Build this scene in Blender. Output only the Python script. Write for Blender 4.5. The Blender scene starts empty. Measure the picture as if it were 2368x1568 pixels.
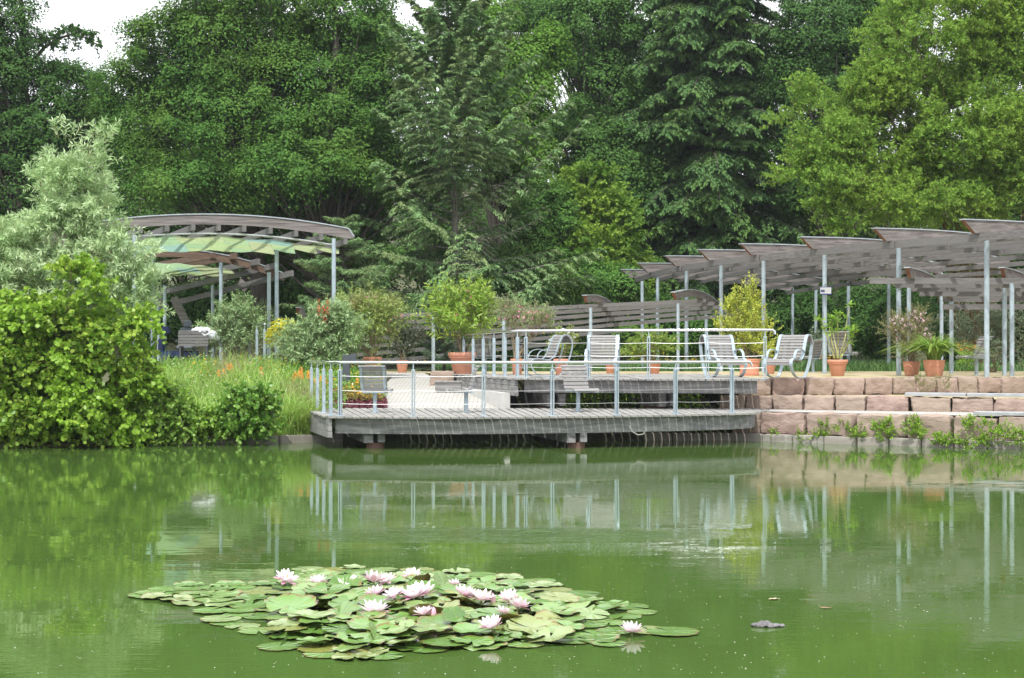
import bpy, bmesh, math, random
import numpy as np
from mathutils import Vector, Matrix, noise as mnoise
R = math.radians
rng = np.random.default_rng(7)
random.seed(7)
S = bpy.context.scene
COL = S.collection

# ------------------------------------------------------------------ camera, light, exposure
F, U0, V0, H = 3500.0, 1184.0, 815.0, 1.83     # focal length and horizon of the photograph (in its 2368 px wide copy), eye height above the pond
cam = bpy.data.cameras.new('camera'); camo = bpy.data.objects.new('camera', cam); COL.objects.link(camo)
camo.location = (0, 0, H); camo.rotation_euler = (R(90), 0, 0)
cam.sensor_width = 36; cam.lens = 36 * F / 2368; cam.shift_y = (V0 - 784) / 2368
cam.clip_start = .1; cam.clip_end = 2000
S.camera = camo
SUN_EL, SUN_AZ = 60, 194          # azimuth measured clockwise from +Y
sd = Vector((math.sin(R(SUN_AZ)) * math.cos(R(SUN_EL)), math.cos(R(SUN_AZ)) * math.cos(R(SUN_EL)), math.sin(R(SUN_EL))))
sl = bpy.data.lights.new('sun', 'SUN'); sl.energy = 3.3; sl.angle = R(.5); sl.color = (1, .975, .93)
so = bpy.data.objects.new('sun', sl); COL.objects.link(so); so.rotation_euler = sd.to_track_quat('Z', 'Y').to_euler()
so.location = (0, 0, 60)
W = bpy.data.worlds.new('World'); S.world = W; W.use_nodes = True
nt = W.node_tree; nt.nodes.clear()
def N(t, typ, **kw):
    n = t.nodes.new(typ)
    for k, v in kw.items():
        if k in n.inputs: n.inputs[k].default_value = v
        else: setattr(n, k, v)
    return n
sky = N(nt, 'ShaderNodeTexSky', sky_type='NISHITA', sun_disc=False, sun_elevation=R(SUN_EL), sun_rotation=R(SUN_AZ))
tc = N(nt, 'ShaderNodeTexCoord'); mp = N(nt, 'ShaderNodeMapping'); mp.inputs['Scale'].default_value = (1, 1, 2.5)
nz = N(nt, 'ShaderNodeTexNoise', Scale=2.2, Detail=6.0, Roughness=.6)
cr = N(nt, 'ShaderNodeValToRGB'); cr.color_ramp.elements[0].position = .30; cr.color_ramp.elements[1].position = .46
mx = N(nt, 'ShaderNodeMixRGB'); mx.inputs[2].default_value = (10.2, 10.4, 10.8, 1)   # bright summer cloud
bg = N(nt, 'ShaderNodeBackground', Strength=.125); wo = N(nt, 'ShaderNodeOutputWorld')
L = nt.links.new
L(tc.outputs['Generated'], mp.inputs[0]); L(mp.outputs[0], nz.inputs['Vector']); L(nz.outputs[0], cr.inputs[0])
L(cr.outputs[0], mx.inputs[0]); L(sky.outputs[0], mx.inputs[1]); L(mx.outputs[0], bg.inputs[0]); L(bg.outputs[0], wo.inputs[0])
S.view_settings.view_transform = 'Standard'; S.view_settings.look = 'None'
S.view_settings.exposure = .5; S.view_settings.gamma = 1
S.cycles.max_bounces = 8; S.cycles.transparent_max_bounces = 8
S.cycles.use_denoising = True

def P(u, v, d): return Vector(((u - U0) * d / F, d, H - (v - V0) * d / F))
def X(u, d): return (u - U0) * d / F
def G(u, v, z=0.0): return P(u, v, F * (H - z) / (v - V0))

# ------------------------------------------------------------------ materials
MATS = {}
def mat(name, col, rough=.6, metal=0.0, noise=None, col2=None, bump=0.0, bscale=20.0, isl=None, spec=.5, ramp=(.35, .65), objrand=None, bump2=None):
    """col/col2 mixed by an object-space noise of the given scale vector; isl = colour mixed in per separate piece."""
    if name in MATS: return MATS[name]
    m = bpy.data.materials.new(name); m.use_nodes = True; t = m.node_tree; b = t.nodes['Principled BSDF']; l = t.links.new
    b.inputs['Roughness'].default_value = rough; b.inputs['Metallic'].default_value = metal
    b.inputs['Specular IOR Level'].default_value = spec
    tcn = N(t, 'ShaderNodeTexCoord'); mpn = N(t, 'ShaderNodeMapping'); l(tcn.outputs['Object'], mpn.inputs[0])
    out = None
    if noise:
        mpn.inputs['Scale'].default_value = noise
        n = N(t, 'ShaderNodeTexNoise', Scale=1.0, Detail=6.0, Roughness=.62); l(mpn.outputs[0], n.inputs['Vector'])
        r = N(t, 'ShaderNodeValToRGB'); r.color_ramp.elements[0].position = ramp[0]; r.color_ramp.elements[1].position = ramp[1]
        r.color_ramp.elements[0].color = (*col, 1); r.color_ramp.elements[1].color = (*(col2 or col), 1)
        l(n.outputs[0], r.inputs[0]); out = r.outputs[0]
    else:
        c = N(t, 'ShaderNodeRGB'); c.outputs[0].default_value = (*col, 1); out = c.outputs[0]
    if isl:
        g = N(t, 'ShaderNodeNewGeometry'); x = N(t, 'ShaderNodeMixRGB'); x.inputs[2].default_value = (*isl, 1)
        mm = N(t, 'ShaderNodeMath', operation='MULTIPLY'); mm.inputs[1].default_value = .8
        l(g.outputs['Random Per Island'], mm.inputs[0]); l(mm.outputs[0], x.inputs[0]); l(out, x.inputs[1]); out = x.outputs[0]
    if objrand:
        g = N(t, 'ShaderNodeObjectInfo'); x = N(t, 'ShaderNodeMixRGB'); x.inputs[2].default_value = (*objrand, 1)
        l(g.outputs['Random'], x.inputs[0]); l(out, x.inputs[1]); out = x.outputs[0]
    l(out, b.inputs['Base Color'])
    if bump:
        n = N(t, 'ShaderNodeTexNoise', Scale=bscale, Detail=5.0); l(tcn.outputs['Object'] if not noise else mpn.outputs[0], n.inputs['Vector'])
        if noise: n.inputs['Scale'].default_value = bscale
        bp = N(t, 'ShaderNodeBump', Strength=bump, Distance=.02); l(n.outputs[0], bp.inputs['Height']); l(bp.outputs[0], b.inputs['Normal'])
    MATS[name] = m; return m

def leafmat(name, c1, c2, tr=.3, rough=.45, spec=.4, c3=None, scale=.45):
    if name in MATS: return MATS[name]
    m = bpy.data.materials.new(name); m.use_nodes = True; t = m.node_tree; b = t.nodes['Principled BSDF']; l = t.links.new
    b.inputs['Roughness'].default_value = rough; b.inputs['Specular IOR Level'].default_value = spec
    g = N(t, 'ShaderNodeNewGeometry'); x = N(t, 'ShaderNodeMixRGB'); x.inputs[1].default_value = (*c1, 1); x.inputs[2].default_value = (*c2, 1)
    l(g.outputs['Random Per Island'], x.inputs[0]); out = x.outputs[0]
    if c3:
        tcn = N(t, 'ShaderNodeTexCoord'); n = N(t, 'ShaderNodeTexNoise', Scale=scale, Detail=3.0); l(tcn.outputs['Object'], n.inputs['Vector'])
        r = N(t, 'ShaderNodeValToRGB'); r.color_ramp.elements[0].position = .45; r.color_ramp.elements[1].position = .62
        l(n.outputs[0], r.inputs[0])
        y = N(t, 'ShaderNodeMixRGB'); y.inputs[2].default_value = (*c3, 1); l(r.outputs[0], y.inputs[0]); l(out, y.inputs[1]); out = y.outputs[0]
    l(out, b.inputs['Base Color'])
    tl = N(t, 'ShaderNodeBsdfTranslucent'); l(out, tl.inputs[0])
    ms = N(t, 'ShaderNodeMixShader'); ms.inputs[0].default_value = tr
    l(b.outputs[0], ms.inputs[1]); l(tl.outputs[0], ms.inputs[2]); l(ms.outputs[0], t.nodes['Material Output'].inputs[0])
    MATS[name] = m; return m

deckwood = mat('deck wood', (0.17, 0.165, 0.155), .85, noise=(9, 1.2, 9), col2=(0.32, 0.31, 0.29), bump=.3, bscale=3, isl=(.27, .26, .24))
oldwood = mat('weathered larch', (.08, .077, .075), .85, noise=(1.6, 7, 14), col2=(.20, .191, .185), bump=.3, bscale=3, isl=(.155, .15, .145))
longwood = mat('weathered larch boards', (.085, .081, .079), .85, noise=(10, .9, 22), col2=(.19, .182, .177), bump=.3, bscale=3, isl=(.15, .144, .14))
beamwood = mat('arch wood', (0.1, 0.085, 0.08), .85, noise=(.8, 6, 16), col2=(0.23, 0.205, 0.195), bump=.3, bscale=3)
redwood = mat('rusty cut wood', (.14, .055, .03), .85, noise=(9, 9, 9), col2=(.22, .10, .06))
warmwood = mat('sheltered larch', (.10, .062, .042), .8, noise=(1, 6, 14), col2=(.16, .105, .072), bump=.2, bscale=3)
facwood = mat('fascia wood', (0.13, 0.13, 0.13), .85, noise=(.8, 8, 14), col2=(0.3, 0.29, 0.285), bump=.3, bscale=3)
slatwood = mat('chair slats', (.19, .185, .18), .75, noise=(7, 12, 12), col2=(.30, .29, .285), bump=.2, bscale=3, isl=(.24, .23, .225))
zinc = mat('galvanised steel', (.30, .37, .41), .42, metal=.3, noise=(9, 9, 5), col2=(.43, .51, .56))
capm = mat('zinc capping', (.34, .38, .41), .45, metal=.4, noise=(5, 5, 5), col2=(.45, .49, .52))
chrome = mat('polished handrail', (.74, .75, .75), .22, metal=1.0)
cablem = mat('steel cable', (.42, .42, .42), .4, metal=.6)
darksteel = mat('graphite paint', (.06, .07, .085), .45)
terra = mat('terracotta', (.52, .215, .13), .75, noise=(7, 7, 9), col2=(.62, .29, .19), bump=.15, bscale=4, objrand=(.57, .26, .17))
stone = mat('red sandstone', (.17, .10, .085), .9, noise=(2.6, 2.6, 4.5), col2=(.37, .27, .23), bump=1.0, bscale=4, objrand=(.30, .235, .185), ramp=(.28, .60))
kerbm = mat('kerb concrete', (.20, .185, .16), .9, noise=(6, 6, 10), col2=(.36, .335, .30), bump=.4, bscale=6, objrand=(.28, .25, .22))
conc = mat('pale concrete', (.46, .45, .43), .85, noise=(3, 3, 1.5), col2=(.56, .55, .53))
slabm = mat('bench slab', (.27, .28, .29), .8, noise=(2, 9, 9), col2=(.38, .385, .39))
soil = mat('soil', (.045, .032, .02), .95, noise=(4, 4, 4), col2=(.11, .08, .05), bump=.6, bscale=8)
grass_g = mat('turf', (.06, .11, .02), .9, noise=(2, 2, 2), col2=(.12, .18, .04), bump=.6, bscale=8)
pathm = mat('mossy gravel', (.30, .24, .10), .95, noise=(3, 1.2, 3), col2=(.42, .37, .25), bump=.5, bscale=12)
barkm = mat('bark', (.035, .028, .022), .9, noise=(4, 4, 1), col2=(.09, .075, .06), bump=.6, bscale=8)
barkl = mat('pale dry bark', (.12, .105, .09), .9, noise=(4, 4, 1), col2=(.22, .20, .175), bump=.5, bscale=8)
stemm = mat('green stem', (.12, .14, .04), .7)
stemb = mat('woody stem', (.22, .17, .10), .8)
white = mat('white cloth', (.75, .76, .80), .8, noise=(9, 9, 9), col2=(.62, .64, .70), bump=.5, bscale=3)
# paving: small pale concrete setts
pav = bpy.data.materials.new('pale setts'); pav.use_nodes = True
t = pav.node_tree; b = t.nodes['Principled BSDF']; b.inputs['Roughness'].default_value = .85
tcn = N(t, 'ShaderNodeTexCoord'); br = N(t, 'ShaderNodeTexBrick', Scale=1.0)
br.inputs['Color1'].default_value = (.44, .43, .405, 1); br.inputs['Color2'].default_value = (.37, .36, .34, 1); br.inputs['Mortar'].default_value = (.17, .16, .12, 1)
br.inputs['Brick Width'].default_value = .2; br.inputs['Row Height'].default_value = .12; br.inputs['Mortar Size'].default_value = .010
t.links.new(tcn.outputs['Object'], br.inputs[0]); t.links.new(br.outputs[0], b.inputs['Base Color'])
# water
wat = bpy.data.materials.new('green pond water'); wat.use_nodes = True
t = wat.node_tree; b = t.nodes['Principled BSDF']; l = t.links.new
b.inputs['Roughness'].default_value = .03; b.inputs['IOR'].default_value = 1.333
tcn = N(t, 'ShaderNodeTexCoord')
n0 = N(t, 'ShaderNodeTexNoise', Scale=.22, Detail=3.0); l(tcn.outputs['Object'], n0.inputs['Vector'])
r0 = N(t, 'ShaderNodeValToRGB'); r0.color_ramp.elements[0].color = (.047, .093, .017, 1); r0.color_ramp.elements[1].color = (.069, .121, .029, 1)
l(n0.outputs[0], r0.inputs[0]); l(r0.outputs[0], b.inputs['Base Color'])
m1 = N(t, 'ShaderNodeMapping'); m1.inputs['Scale'].default_value = (1.1, 3.2, 1); l(tcn.outputs['Object'], m1.inputs[0])
w1 = N(t, 'ShaderNodeTexNoise', Scale=1.0, Detail=2.0, Roughness=.5); l(m1.outputs[0], w1.inputs['Vector'])
m2 = N(t, 'ShaderNodeMapping'); m2.inputs['Scale'].default_value = (5, 16, 1); l(tcn.outputs['Object'], m2.inputs[0])
w2 = N(t, 'ShaderNodeTexNoise', Scale=1.0, Detail=2.0, Roughness=.6); l(m2.outputs[0], w2.inputs['Vector'])
# breeze patch: the fine ripple is stronger in a band in the middle of the pond
mk = N(t, 'ShaderNodeMapping'); mk.inputs['Location'].default_value = (.2 / 2.1, -15.2 / .62, 0); mk.inputs['Scale'].default_value = (1 / 2.1, 1 / .62, 0)
l(tcn.outputs['Object'], mk.inputs[0])
gl = N(t, 'ShaderNodeVectorMath', operation='LENGTH'); l(mk.outputs[0], gl.inputs[0])
nm = N(t, 'ShaderNodeTexNoise', Scale=.35, Detail=3.0)
mm_ = N(t, 'ShaderNodeMapping'); mm_.inputs['Scale'].default_value = (.6, 2.2, 1); l(tcn.outputs['Object'], mm_.inputs[0]); l(mm_.outputs[0], nm.inputs['Vector'])
mr = N(t, 'ShaderNodeMapRange'); mr.inputs['From Min'].default_value = 1.2; mr.inputs['From Max'].default_value = .5; mr.inputs['To Min'].default_value = 0; mr.inputs['To Max'].default_value = .007
l(gl.outputs['Value'], mr.inputs[0])
mr2 = N(t, 'ShaderNodeMapRange'); mr2.inputs['From Min'].default_value = .42; mr2.inputs['From Max'].default_value = .66; mr2.inputs['To Min'].default_value = .0001; mr2.inputs['To Max'].default_value = .0010
l(nm.outputs[0], mr2.inputs[0])
ad = N(t, 'ShaderNodeMath', operation='ADD'); l(mr.outputs[0], ad.inputs[0]); l(mr2.outputs[0], ad.inputs[1])
h2 = N(t, 'ShaderNodeMath', operation='MULTIPLY'); l(w2.outputs[0], h2.inputs[0]); l(ad.outputs[0], h2.inputs[1])
ms_ = N(t, 'ShaderNodeMapping'); ms_.inputs['Scale'].default_value = (1.6, 9, 1); l(tcn.outputs['Object'], ms_.inputs[0])
ns_ = N(t, 'ShaderNodeTexNoise', Scale=1.0, Detail=4.0, Roughness=.7); l(ms_.outputs[0], ns_.inputs['Vector'])
rs_ = N(t, 'ShaderNodeMapRange'); rs_.inputs['From Min'].default_value = .47; rs_.inputs['From Max'].default_value = .60; rs_.inputs['To Max'].default_value = .30; l(ns_.outputs[0], rs_.inputs[0])
rm_ = N(t, 'ShaderNodeMapRange'); rm_.inputs['From Min'].default_value = 1.15; rm_.inputs['From Max'].default_value = .75; l(gl.outputs['Value'], rm_.inputs[0])
rx_ = N(t, 'ShaderNodeMath', operation='MULTIPLY_ADD'); rx_.inputs[2].default_value = .005; l(rs_.outputs[0], rx_.inputs[0]); l(rm_.outputs[0], rx_.inputs[1]); l(rx_.outputs[0], b.inputs['Roughness'])
h1 = N(t, 'ShaderNodeMath', operation='MULTIPLY'); l(w1.outputs[0], h1.inputs[0]); h1.inputs[1].default_value = .0010
hs = N(t, 'ShaderNodeMath', operation='ADD'); l(h1.outputs[0], hs.inputs[0]); l(h2.outputs[0], hs.inputs[1])
bp = N(t, 'ShaderNodeBump', Strength=1.0, Distance=1.0); l(hs.outputs[0], bp.inputs['Height']); l(bp.outputs[0], b.inputs['Normal'])

# leaves
lm_alder = leafmat('alder leaves', (.052, .145, .026), (.115, .235, .045), .3, .7, .12, c3=(.12, .225, .04))
lm_dark = leafmat('dark leaves', (.045, .12, .026), (.09, .185, .042), .3, .7, .12, c3=(.075, .16, .04))
lm_beech = leafmat('beech leaves', (.07,.17,.036), (.12,.235,.052), .3, .7, .12, c3=(.10,.21,.05))
lm_redw = leafmat('feathery leaves', (.10, .23, .03), (.17, .31, .05), .35, .7, .12)
lm_light = leafmat('light green leaves', (.15, .30, .04), (.26, .41, .07), .4, .7, .12, c3=(.22, .35, .05))
lm_yell = leafmat('yellow green leaves', (.19, .34, .045), (.35, .47, .08), .4, .7, .12, c3=(.15, .29, .045))
lm_larch = leafmat('grey green needles', (.14, .27, .10), (.26, .40, .165), .2, .7, .12, c3=(.22, .30, .12), scale=.9)
lm_fir = leafmat('fir needles', (.055, .13, .045), (.125, .235, .07), .15, .7, .12, c3=(.12, .22, .055), scale=.7)
lm_will = leafmat('willow leaves', (.34, .50, .22), (.66, .76, .48), .3, .4, .5, c3=(.36, .52, .22))
lm_bush = leafmat('round alder leaves', (.10, .25, .022), (.42, .56, .08), .4, .4, .3, c3=(.26, .44, .045), scale=.8)
lm_bush2 = leafmat('hazel leaves', (0.1, 0.25, 0.03), (0.22, 0.38, 0.06), .35, .35, .5)
lm_budd = leafmat('grey shrub leaves', (.22, .35, .14), (.38, .50, .26), .3, .5, .4, c3=(.25, .39, .14))
lm_olea = leafmat('oleander leaves', (.20, .32, .06), (.35, .44, .11), .3, .4, .4, c3=(.33, .36, .12), scale=1.3)
lm_cit = leafmat('dark glossy leaves', (.03, .06, .03), (.10, .14, .08), .15, .35, .6)
lm_lime = leafmat('lime leaves', (.36, .46, .05), (.62, .66, .11), .4, .5, .3)
lm_yel = leafmat('yellow leaves', (.52, .52, .03), (.68, .66, .12), .4, .5, .3)
lm_fresh = leafmat('fresh leaves', (0.18, 0.36, 0.04), (0.33, 0.5, 0.08), .4, .4, .4)
lm_reed = leafmat('reed blades', (.22, .42, .07), (.42, .58, .15), .35, .45, .4, c3=(.36, .48, .11), scale=.8)
lm_brown = leafmat('brown seed grass', (.26, .24, .11), (.40, .36, .20), .3, .7, .2)
lm_purp = leafmat('purple leaves', (.10, .022, .035), (.22, .06, .085), .2, .35, .5)
lm_weed = leafmat('weed leaves', (.17, .33, .02), (.30, .48, .05), .4, .4, .4)
lm_strap = leafmat('strap leaves', (.16, .32, .04), (.34, .46, .10), .35, .35, .5)
lm_cover = leafmat('ground cover leaves', (0.08, 0.19, 0.045), (0.19, 0.32, 0.09), .3, .5, .3, c3=(0.13, 0.24, 0.1))
pinkm = leafmat('pink blossom', (.75, .25, .34), (.85, .50, .55), .3, .6, .2)
pinkw = leafmat('pale pink blossom', (.75, .42, .50), (.85, .80, .80), .3, .6, .2)
orangem = leafmat('orange blossom', (.85, .25, .04), (.85, .48, .10), .3, .6, .2)
yellowm = leafmat('yellow blossom', (.82, .48, .02), (.85, .62, .05), .3, .6, .2)
redm = leafmat('red blossom', (.55, .03, .02), (.7, .08, .05), .3, .6, .2)

# ------------------------------------------------------------------ object helpers
def tag(o, label=None, cat=None, group=None, kind=None):
    if label: o['label'] = label
    if cat: o['category'] = cat
    if group: o['group'] = group
    if kind: o['kind'] = kind
    return o
def thing(name, label, cat, loc=(0, 0, 0), group=None, rz=0):
    o = bpy.data.objects.new(name, None); COL.objects.link(o); o.location = loc; o.rotation_euler = (0, 0, rz); o.empty_display_size = .1
    return tag(o, label, cat, group)
def link(name, me, m, parent=None, smooth=False):
    o = bpy.data.objects.new(name, me); COL.objects.link(o)
    for x in (m if isinstance(m, (list, tuple)) else [m]): me.materials.append(x)
    if parent: o.parent = parent
    if smooth: me.shade_smooth()
    return o
def dup(o, loc=None, rz=None, label=None, parent=None, scale=None):
    c = o.copy(); COL.objects.link(c); c.parent = parent
    for ch in o.children: dup(ch, parent=c)
    if loc is not None: c.location = loc
    if rz is not None: c.rotation_euler = (0, 0, rz)
    if scale is not None: c.scale = (scale,) * 3 if not hasattr(scale, '__len__') else scale
    if label: c['label'] = label
    return c
def np_mesh(name, co, nper, faces=None):
    """co (n,3); all polygons have nper vertices; faces (m,nper) or None for consecutive."""
    me = bpy.data.meshes.new(name); co = np.asarray(co, np.float32)
    if faces is None: faces = np.arange(len(co), dtype=np.int32)
    faces = np.asarray(faces, np.int32).ravel(); nf = len(faces) // nper
    me.vertices.add(len(co)); me.vertices.foreach_set('co', co.ravel())
    me.loops.add(len(faces)); me.loops.foreach_set('vertex_index', faces)
    me.polygons.add(nf); me.polygons.foreach_set('loop_start', np.arange(nf, dtype=np.int32) * nper)
    me.polygons.foreach_set('loop_total', np.full(nf, nper, np.int32))
    me.update(calc_edges=True); me.validate()
    return me

class MB:
    def __init__(s): s.v = []; s.f = []; s.mi = []; s.m = 0
    def add(s, vs, fs):
        o = len(s.v); s.v += [tuple(x) for x in vs]; s.f += [tuple(i + o for i in f) for f in fs]; s.mi += [s.m] * len(fs)
    def hexa(s, p): s.add(p, [(0, 3, 2, 1), (4, 5, 6, 7), (0, 1, 5, 4), (1, 2, 6, 5), (2, 3, 7, 6), (3, 0, 4, 7)])
    def box(s, c, d, rz=0, M=None):
        M = M or Matrix.Rotation(rz, 3, 'Z'); c = Vector(c); hx, hy, hz = [k / 2 for k in d]
        s.hexa([c + M @ Vector(q) for q in [(-hx, -hy, -hz), (hx, -hy, -hz), (hx, hy, -hz), (-hx, hy, -hz), (-hx, -hy, hz), (hx, -hy, hz), (hx, hy, hz), (-hx, hy, hz)]])
    def beam(s, a, b, w, h, up=Vector((0, 0, 1))):
        a = Vector(a); b = Vector(b); d = (b - a).normalized(); sx = d.cross(up).normalized() * w / 2; u = sx.cross(d).normalized() * h / 2
        s.hexa([a - sx - u, a + sx - u, b + sx - u, b - sx - u, a - sx + u, a + sx + u, b + sx + u, b - sx + u])
    def sweep(s, path, w, h, side=None, closed=False, vert=False):
        """rectangular band along a path; w across the side vector, h along path normal"""
        path = [Vector(p) for p in path]; n = len(path); vs = []
        for i, p in enumerate(path):
            a = path[(i - 1) % n] if (closed or i) else p; c = path[(i + 1) % n] if (closed or i < n - 1) else p
            d = (c - a).normalized()
            sx = Vector(side).normalized() if side is not None else d.cross(Vector((0, 0, 1))).normalized()
            u = Vector((0, 0, 1)) if vert else sx.cross(d).normalized()
            vs += [p - sx * w / 2 - u * h / 2, p + sx * w / 2 - u * h / 2, p + sx * w / 2 + u * h / 2, p - sx * w / 2 + u * h / 2]
        fs = []
        for i in range(n if closed else n - 1):
            a = 4 * i; b = 4 * ((i + 1) % n)
            for k in range(4): fs.append((a + k, a + (k + 1) % 4, b + (k + 1) % 4, b + k))
        if not closed: fs += [(0, 3, 2, 1), (4 * n - 4, 4 * n - 3, 4 * n - 2, 4 * n - 1)]
        s.add(vs, fs)
    def tube(s, path, r, n=10, cap=True):
        path = [Vector(p) for p in path]; k = len(path); rr = r if hasattr(r, '__len__') else [r] * k; vs = []; ref = None
        for i, p in enumerate(path):
            d = (path[min(i + 1, k - 1)] - path[max(i - 1, 0)]).normalized()
            if ref is None: ref = d.orthogonal().normalized()
            sx = (ref - d * ref.dot(d)).normalized(); ref = sx; sy = d.cross(sx)
            vs += [p + (sx * math.cos(2 * math.pi * j / n) + sy * math.sin(2 * math.pi * j / n)) * rr[i] for j in range(n)]
        fs = [(i * n + j, i * n + (j + 1) % n, (i + 1) * n + (j + 1) % n, (i + 1) * n + j) for i in range(k - 1) for j in range(n)]
        if cap: fs += [tuple(range(n))[::-1], tuple((k - 1) * n + j for j in range(n))]
        s.add(vs, fs)
    def lathe(s, prof, n=28, c=(0, 0, 0)):
        c = Vector(c); vs = []
        for r, z in prof: vs += [c + Vector((r * math.cos(2 * math.pi * j / n), r * math.sin(2 * math.pi * j / n), z)) for j in range(n)]
        k = len(prof)
        s.add(vs, [(i * n + j, i * n + (j + 1) % n, (i + 1) * n + (j + 1) % n, (i + 1) * n + j) for i in range(k - 1) for j in range(n)] + [tuple(range(n))[::-1], tuple((k - 1) * n + j for j in range(n))])
    def prism(s, pts, off):
        """polygon pts extruded by the vector off"""
        n = len(pts); pts = [Vector(p) for p in pts]; off = Vector(off)
        s.add(pts + [p + off for p in pts], [tuple(range(n))[::-1], tuple(range(n, 2 * n))] + [(i, (i + 1) % n, n + (i + 1) % n, n + i) for i in range(n)])
    def build(s, name, m, parent=None, smooth=False, bevel=0):
        me = bpy.data.meshes.new(name); me.from_pydata(s.v, [], s.f)
        o = link(name, me, m, parent)
        if s.m or any(s.mi): me.polygons.foreach_set('material_index', s.mi)
        bm = bmesh.new(); bm.from_mesh(me); bmesh.ops.recalc_face_normals(bm, faces=bm.faces)
        if bevel: bmesh.ops.bevel(bm, geom=bm.edges[:], offset=bevel, segments=1, affect='EDGES')
        bm.to_mesh(me); bm.free()
        if smooth:
            me.shade_smooth()
            try: me.set_sharp_from_angle(angle=R(38))
            except Exception: pass
        return o

# ---- foliage primitives (numpy)
def unit(a): return a / np.maximum(np.linalg.norm(a, axis=-1, keepdims=True), 1e-9)
def rdir(n): return unit(rng.normal(size=(n, 3)))
UP = np.array([0, 0, 1.0])
T4 = np.array([(0, 0, 0), (.45, .5, .12), (1, 0, -.06), (.45, -.5, .12)])
T6 = np.array([(0, 0, 0), (.28, .42, .10), (.75, .42, .08), (1, 0, -.05), (.75, -.42, .08), (.28, -.42, .10)])
def leaves(name, pos, d, nrm, ln, wd, m, parent=None, T=T4):
    pos = np.asarray(pos); n = len(pos); d = unit(d); sd_ = unit(np.cross(nrm, d)); up = np.cross(d, sd_)
    ln = np.broadcast_to(ln, n)[:, None, None]; wd = np.broadcast_to(wd, n)[:, None, None]
    co = pos[:, None, :] + d[:, None, :] * T[None, :, 0:1] * ln + sd_[:, None, :] * T[None, :, 1:2] * wd + up[:, None, :] * T[None, :, 2:3] * wd
    return link(name, np_mesh(name, co.reshape(-1, 3), len(T)), m, parent)
def tubes(name, paths, radii, m, parent=None, sides=4):
    """paths (n,k,3), radii (n,k)"""
    n, k, _ = paths.shape
    tg = unit(np.gradient(paths, axis=1)); ref = np.where(np.abs(tg[..., 2:3]) > .9, np.array([1.0, 0, 0]), UP)
    a = unit(np.cross(tg, ref)); b = np.cross(tg, a); ang = np.arange(sides) * 2 * np.pi / sides
    co = paths[:, :, None, :] + radii[:, :, None, None] * (a[:, :, None, :] * np.cos(ang)[None, None, :, None] + b[:, :, None, :] * np.sin(ang)[None, None, :, None])
    idx = np.arange(n * k * sides).reshape(n, k, sides)
    q = np.stack([idx[:, :-1], np.roll(idx, -1, 2)[:, :-1], np.roll(idx, -1, 2)[:, 1:], idx[:, 1:]], -1)
    o = link(name, np_mesh(name, co.reshape(-1, 3), 4, q.reshape(-1, 4)), m, parent); o.data.shade_smooth(); return o
def ribbons(name, base, tip_dir, h, w, m, parent=None, bend=.5, k=4, kind=None):
    """grass blades: each a strip of k quads that leans along tip_dir"""
    n = len(base); s_ = np.linspace(0, 1, k + 1)[None, :, None]; h = np.broadcast_to(h, n)[:, None, None]
    hd = unit(tip_dir * np.array([1, 1, 0])); bend = np.broadcast_to(bend, n)[:, None, None]
    p = base[:, None, :] + UP * h * (s_ - bend * .55 * s_ ** 3) + hd[:, None, :] * h * bend * s_ ** 2
    face = unit(np.cross(hd, UP) + rng.normal(size=(n, 3)) * .5 * np.array([1, 1, 0]))[:, None, :]
    ww = np.broadcast_to(w, n)[:, None, None] * .5 * (1 - .92 * s_ ** 1.6)
    co = np.stack([p - face * ww, p + face * ww], 2)          # n,k+1,2,3
    idx = np.arange(n * (k + 1) * 2).reshape(n, k + 1, 2)
    q = np.stack([idx[:, :-1, 0], idx[:, :-1, 1], idx[:, 1:, 1], idx[:, 1:, 0]], -1)
    return link(name, np_mesh(name, co.reshape(-1, 3), 4, q.reshape(-1, 4)), m, parent)

def inlobes(lobes, n, lo=.5, hi=1.0):
    """random points in ellipsoids [(centre, radii)], biased outwards; returns points and outward dirs"""
    vol = np.array([r[0] * r[2] + .3 * r[0] * r[1] for c, r in lobes]); ch = rng.choice(len(lobes), n, p=vol / vol.sum())
    C = np.array([c for c, r in lobes])[ch]; Rr = np.array([r for c, r in lobes])[ch]; q = rdir(n)
    return C + Rr * q * rng.uniform(lo ** 2, hi ** 2, n)[:, None] ** .5, q
def lobe(u, v, ru, rv, d, dep=.8):
    return (np.array(P(u, v, d)), np.array((ru * d / F, ru * d / F * dep, rv * d / F)))

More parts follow.
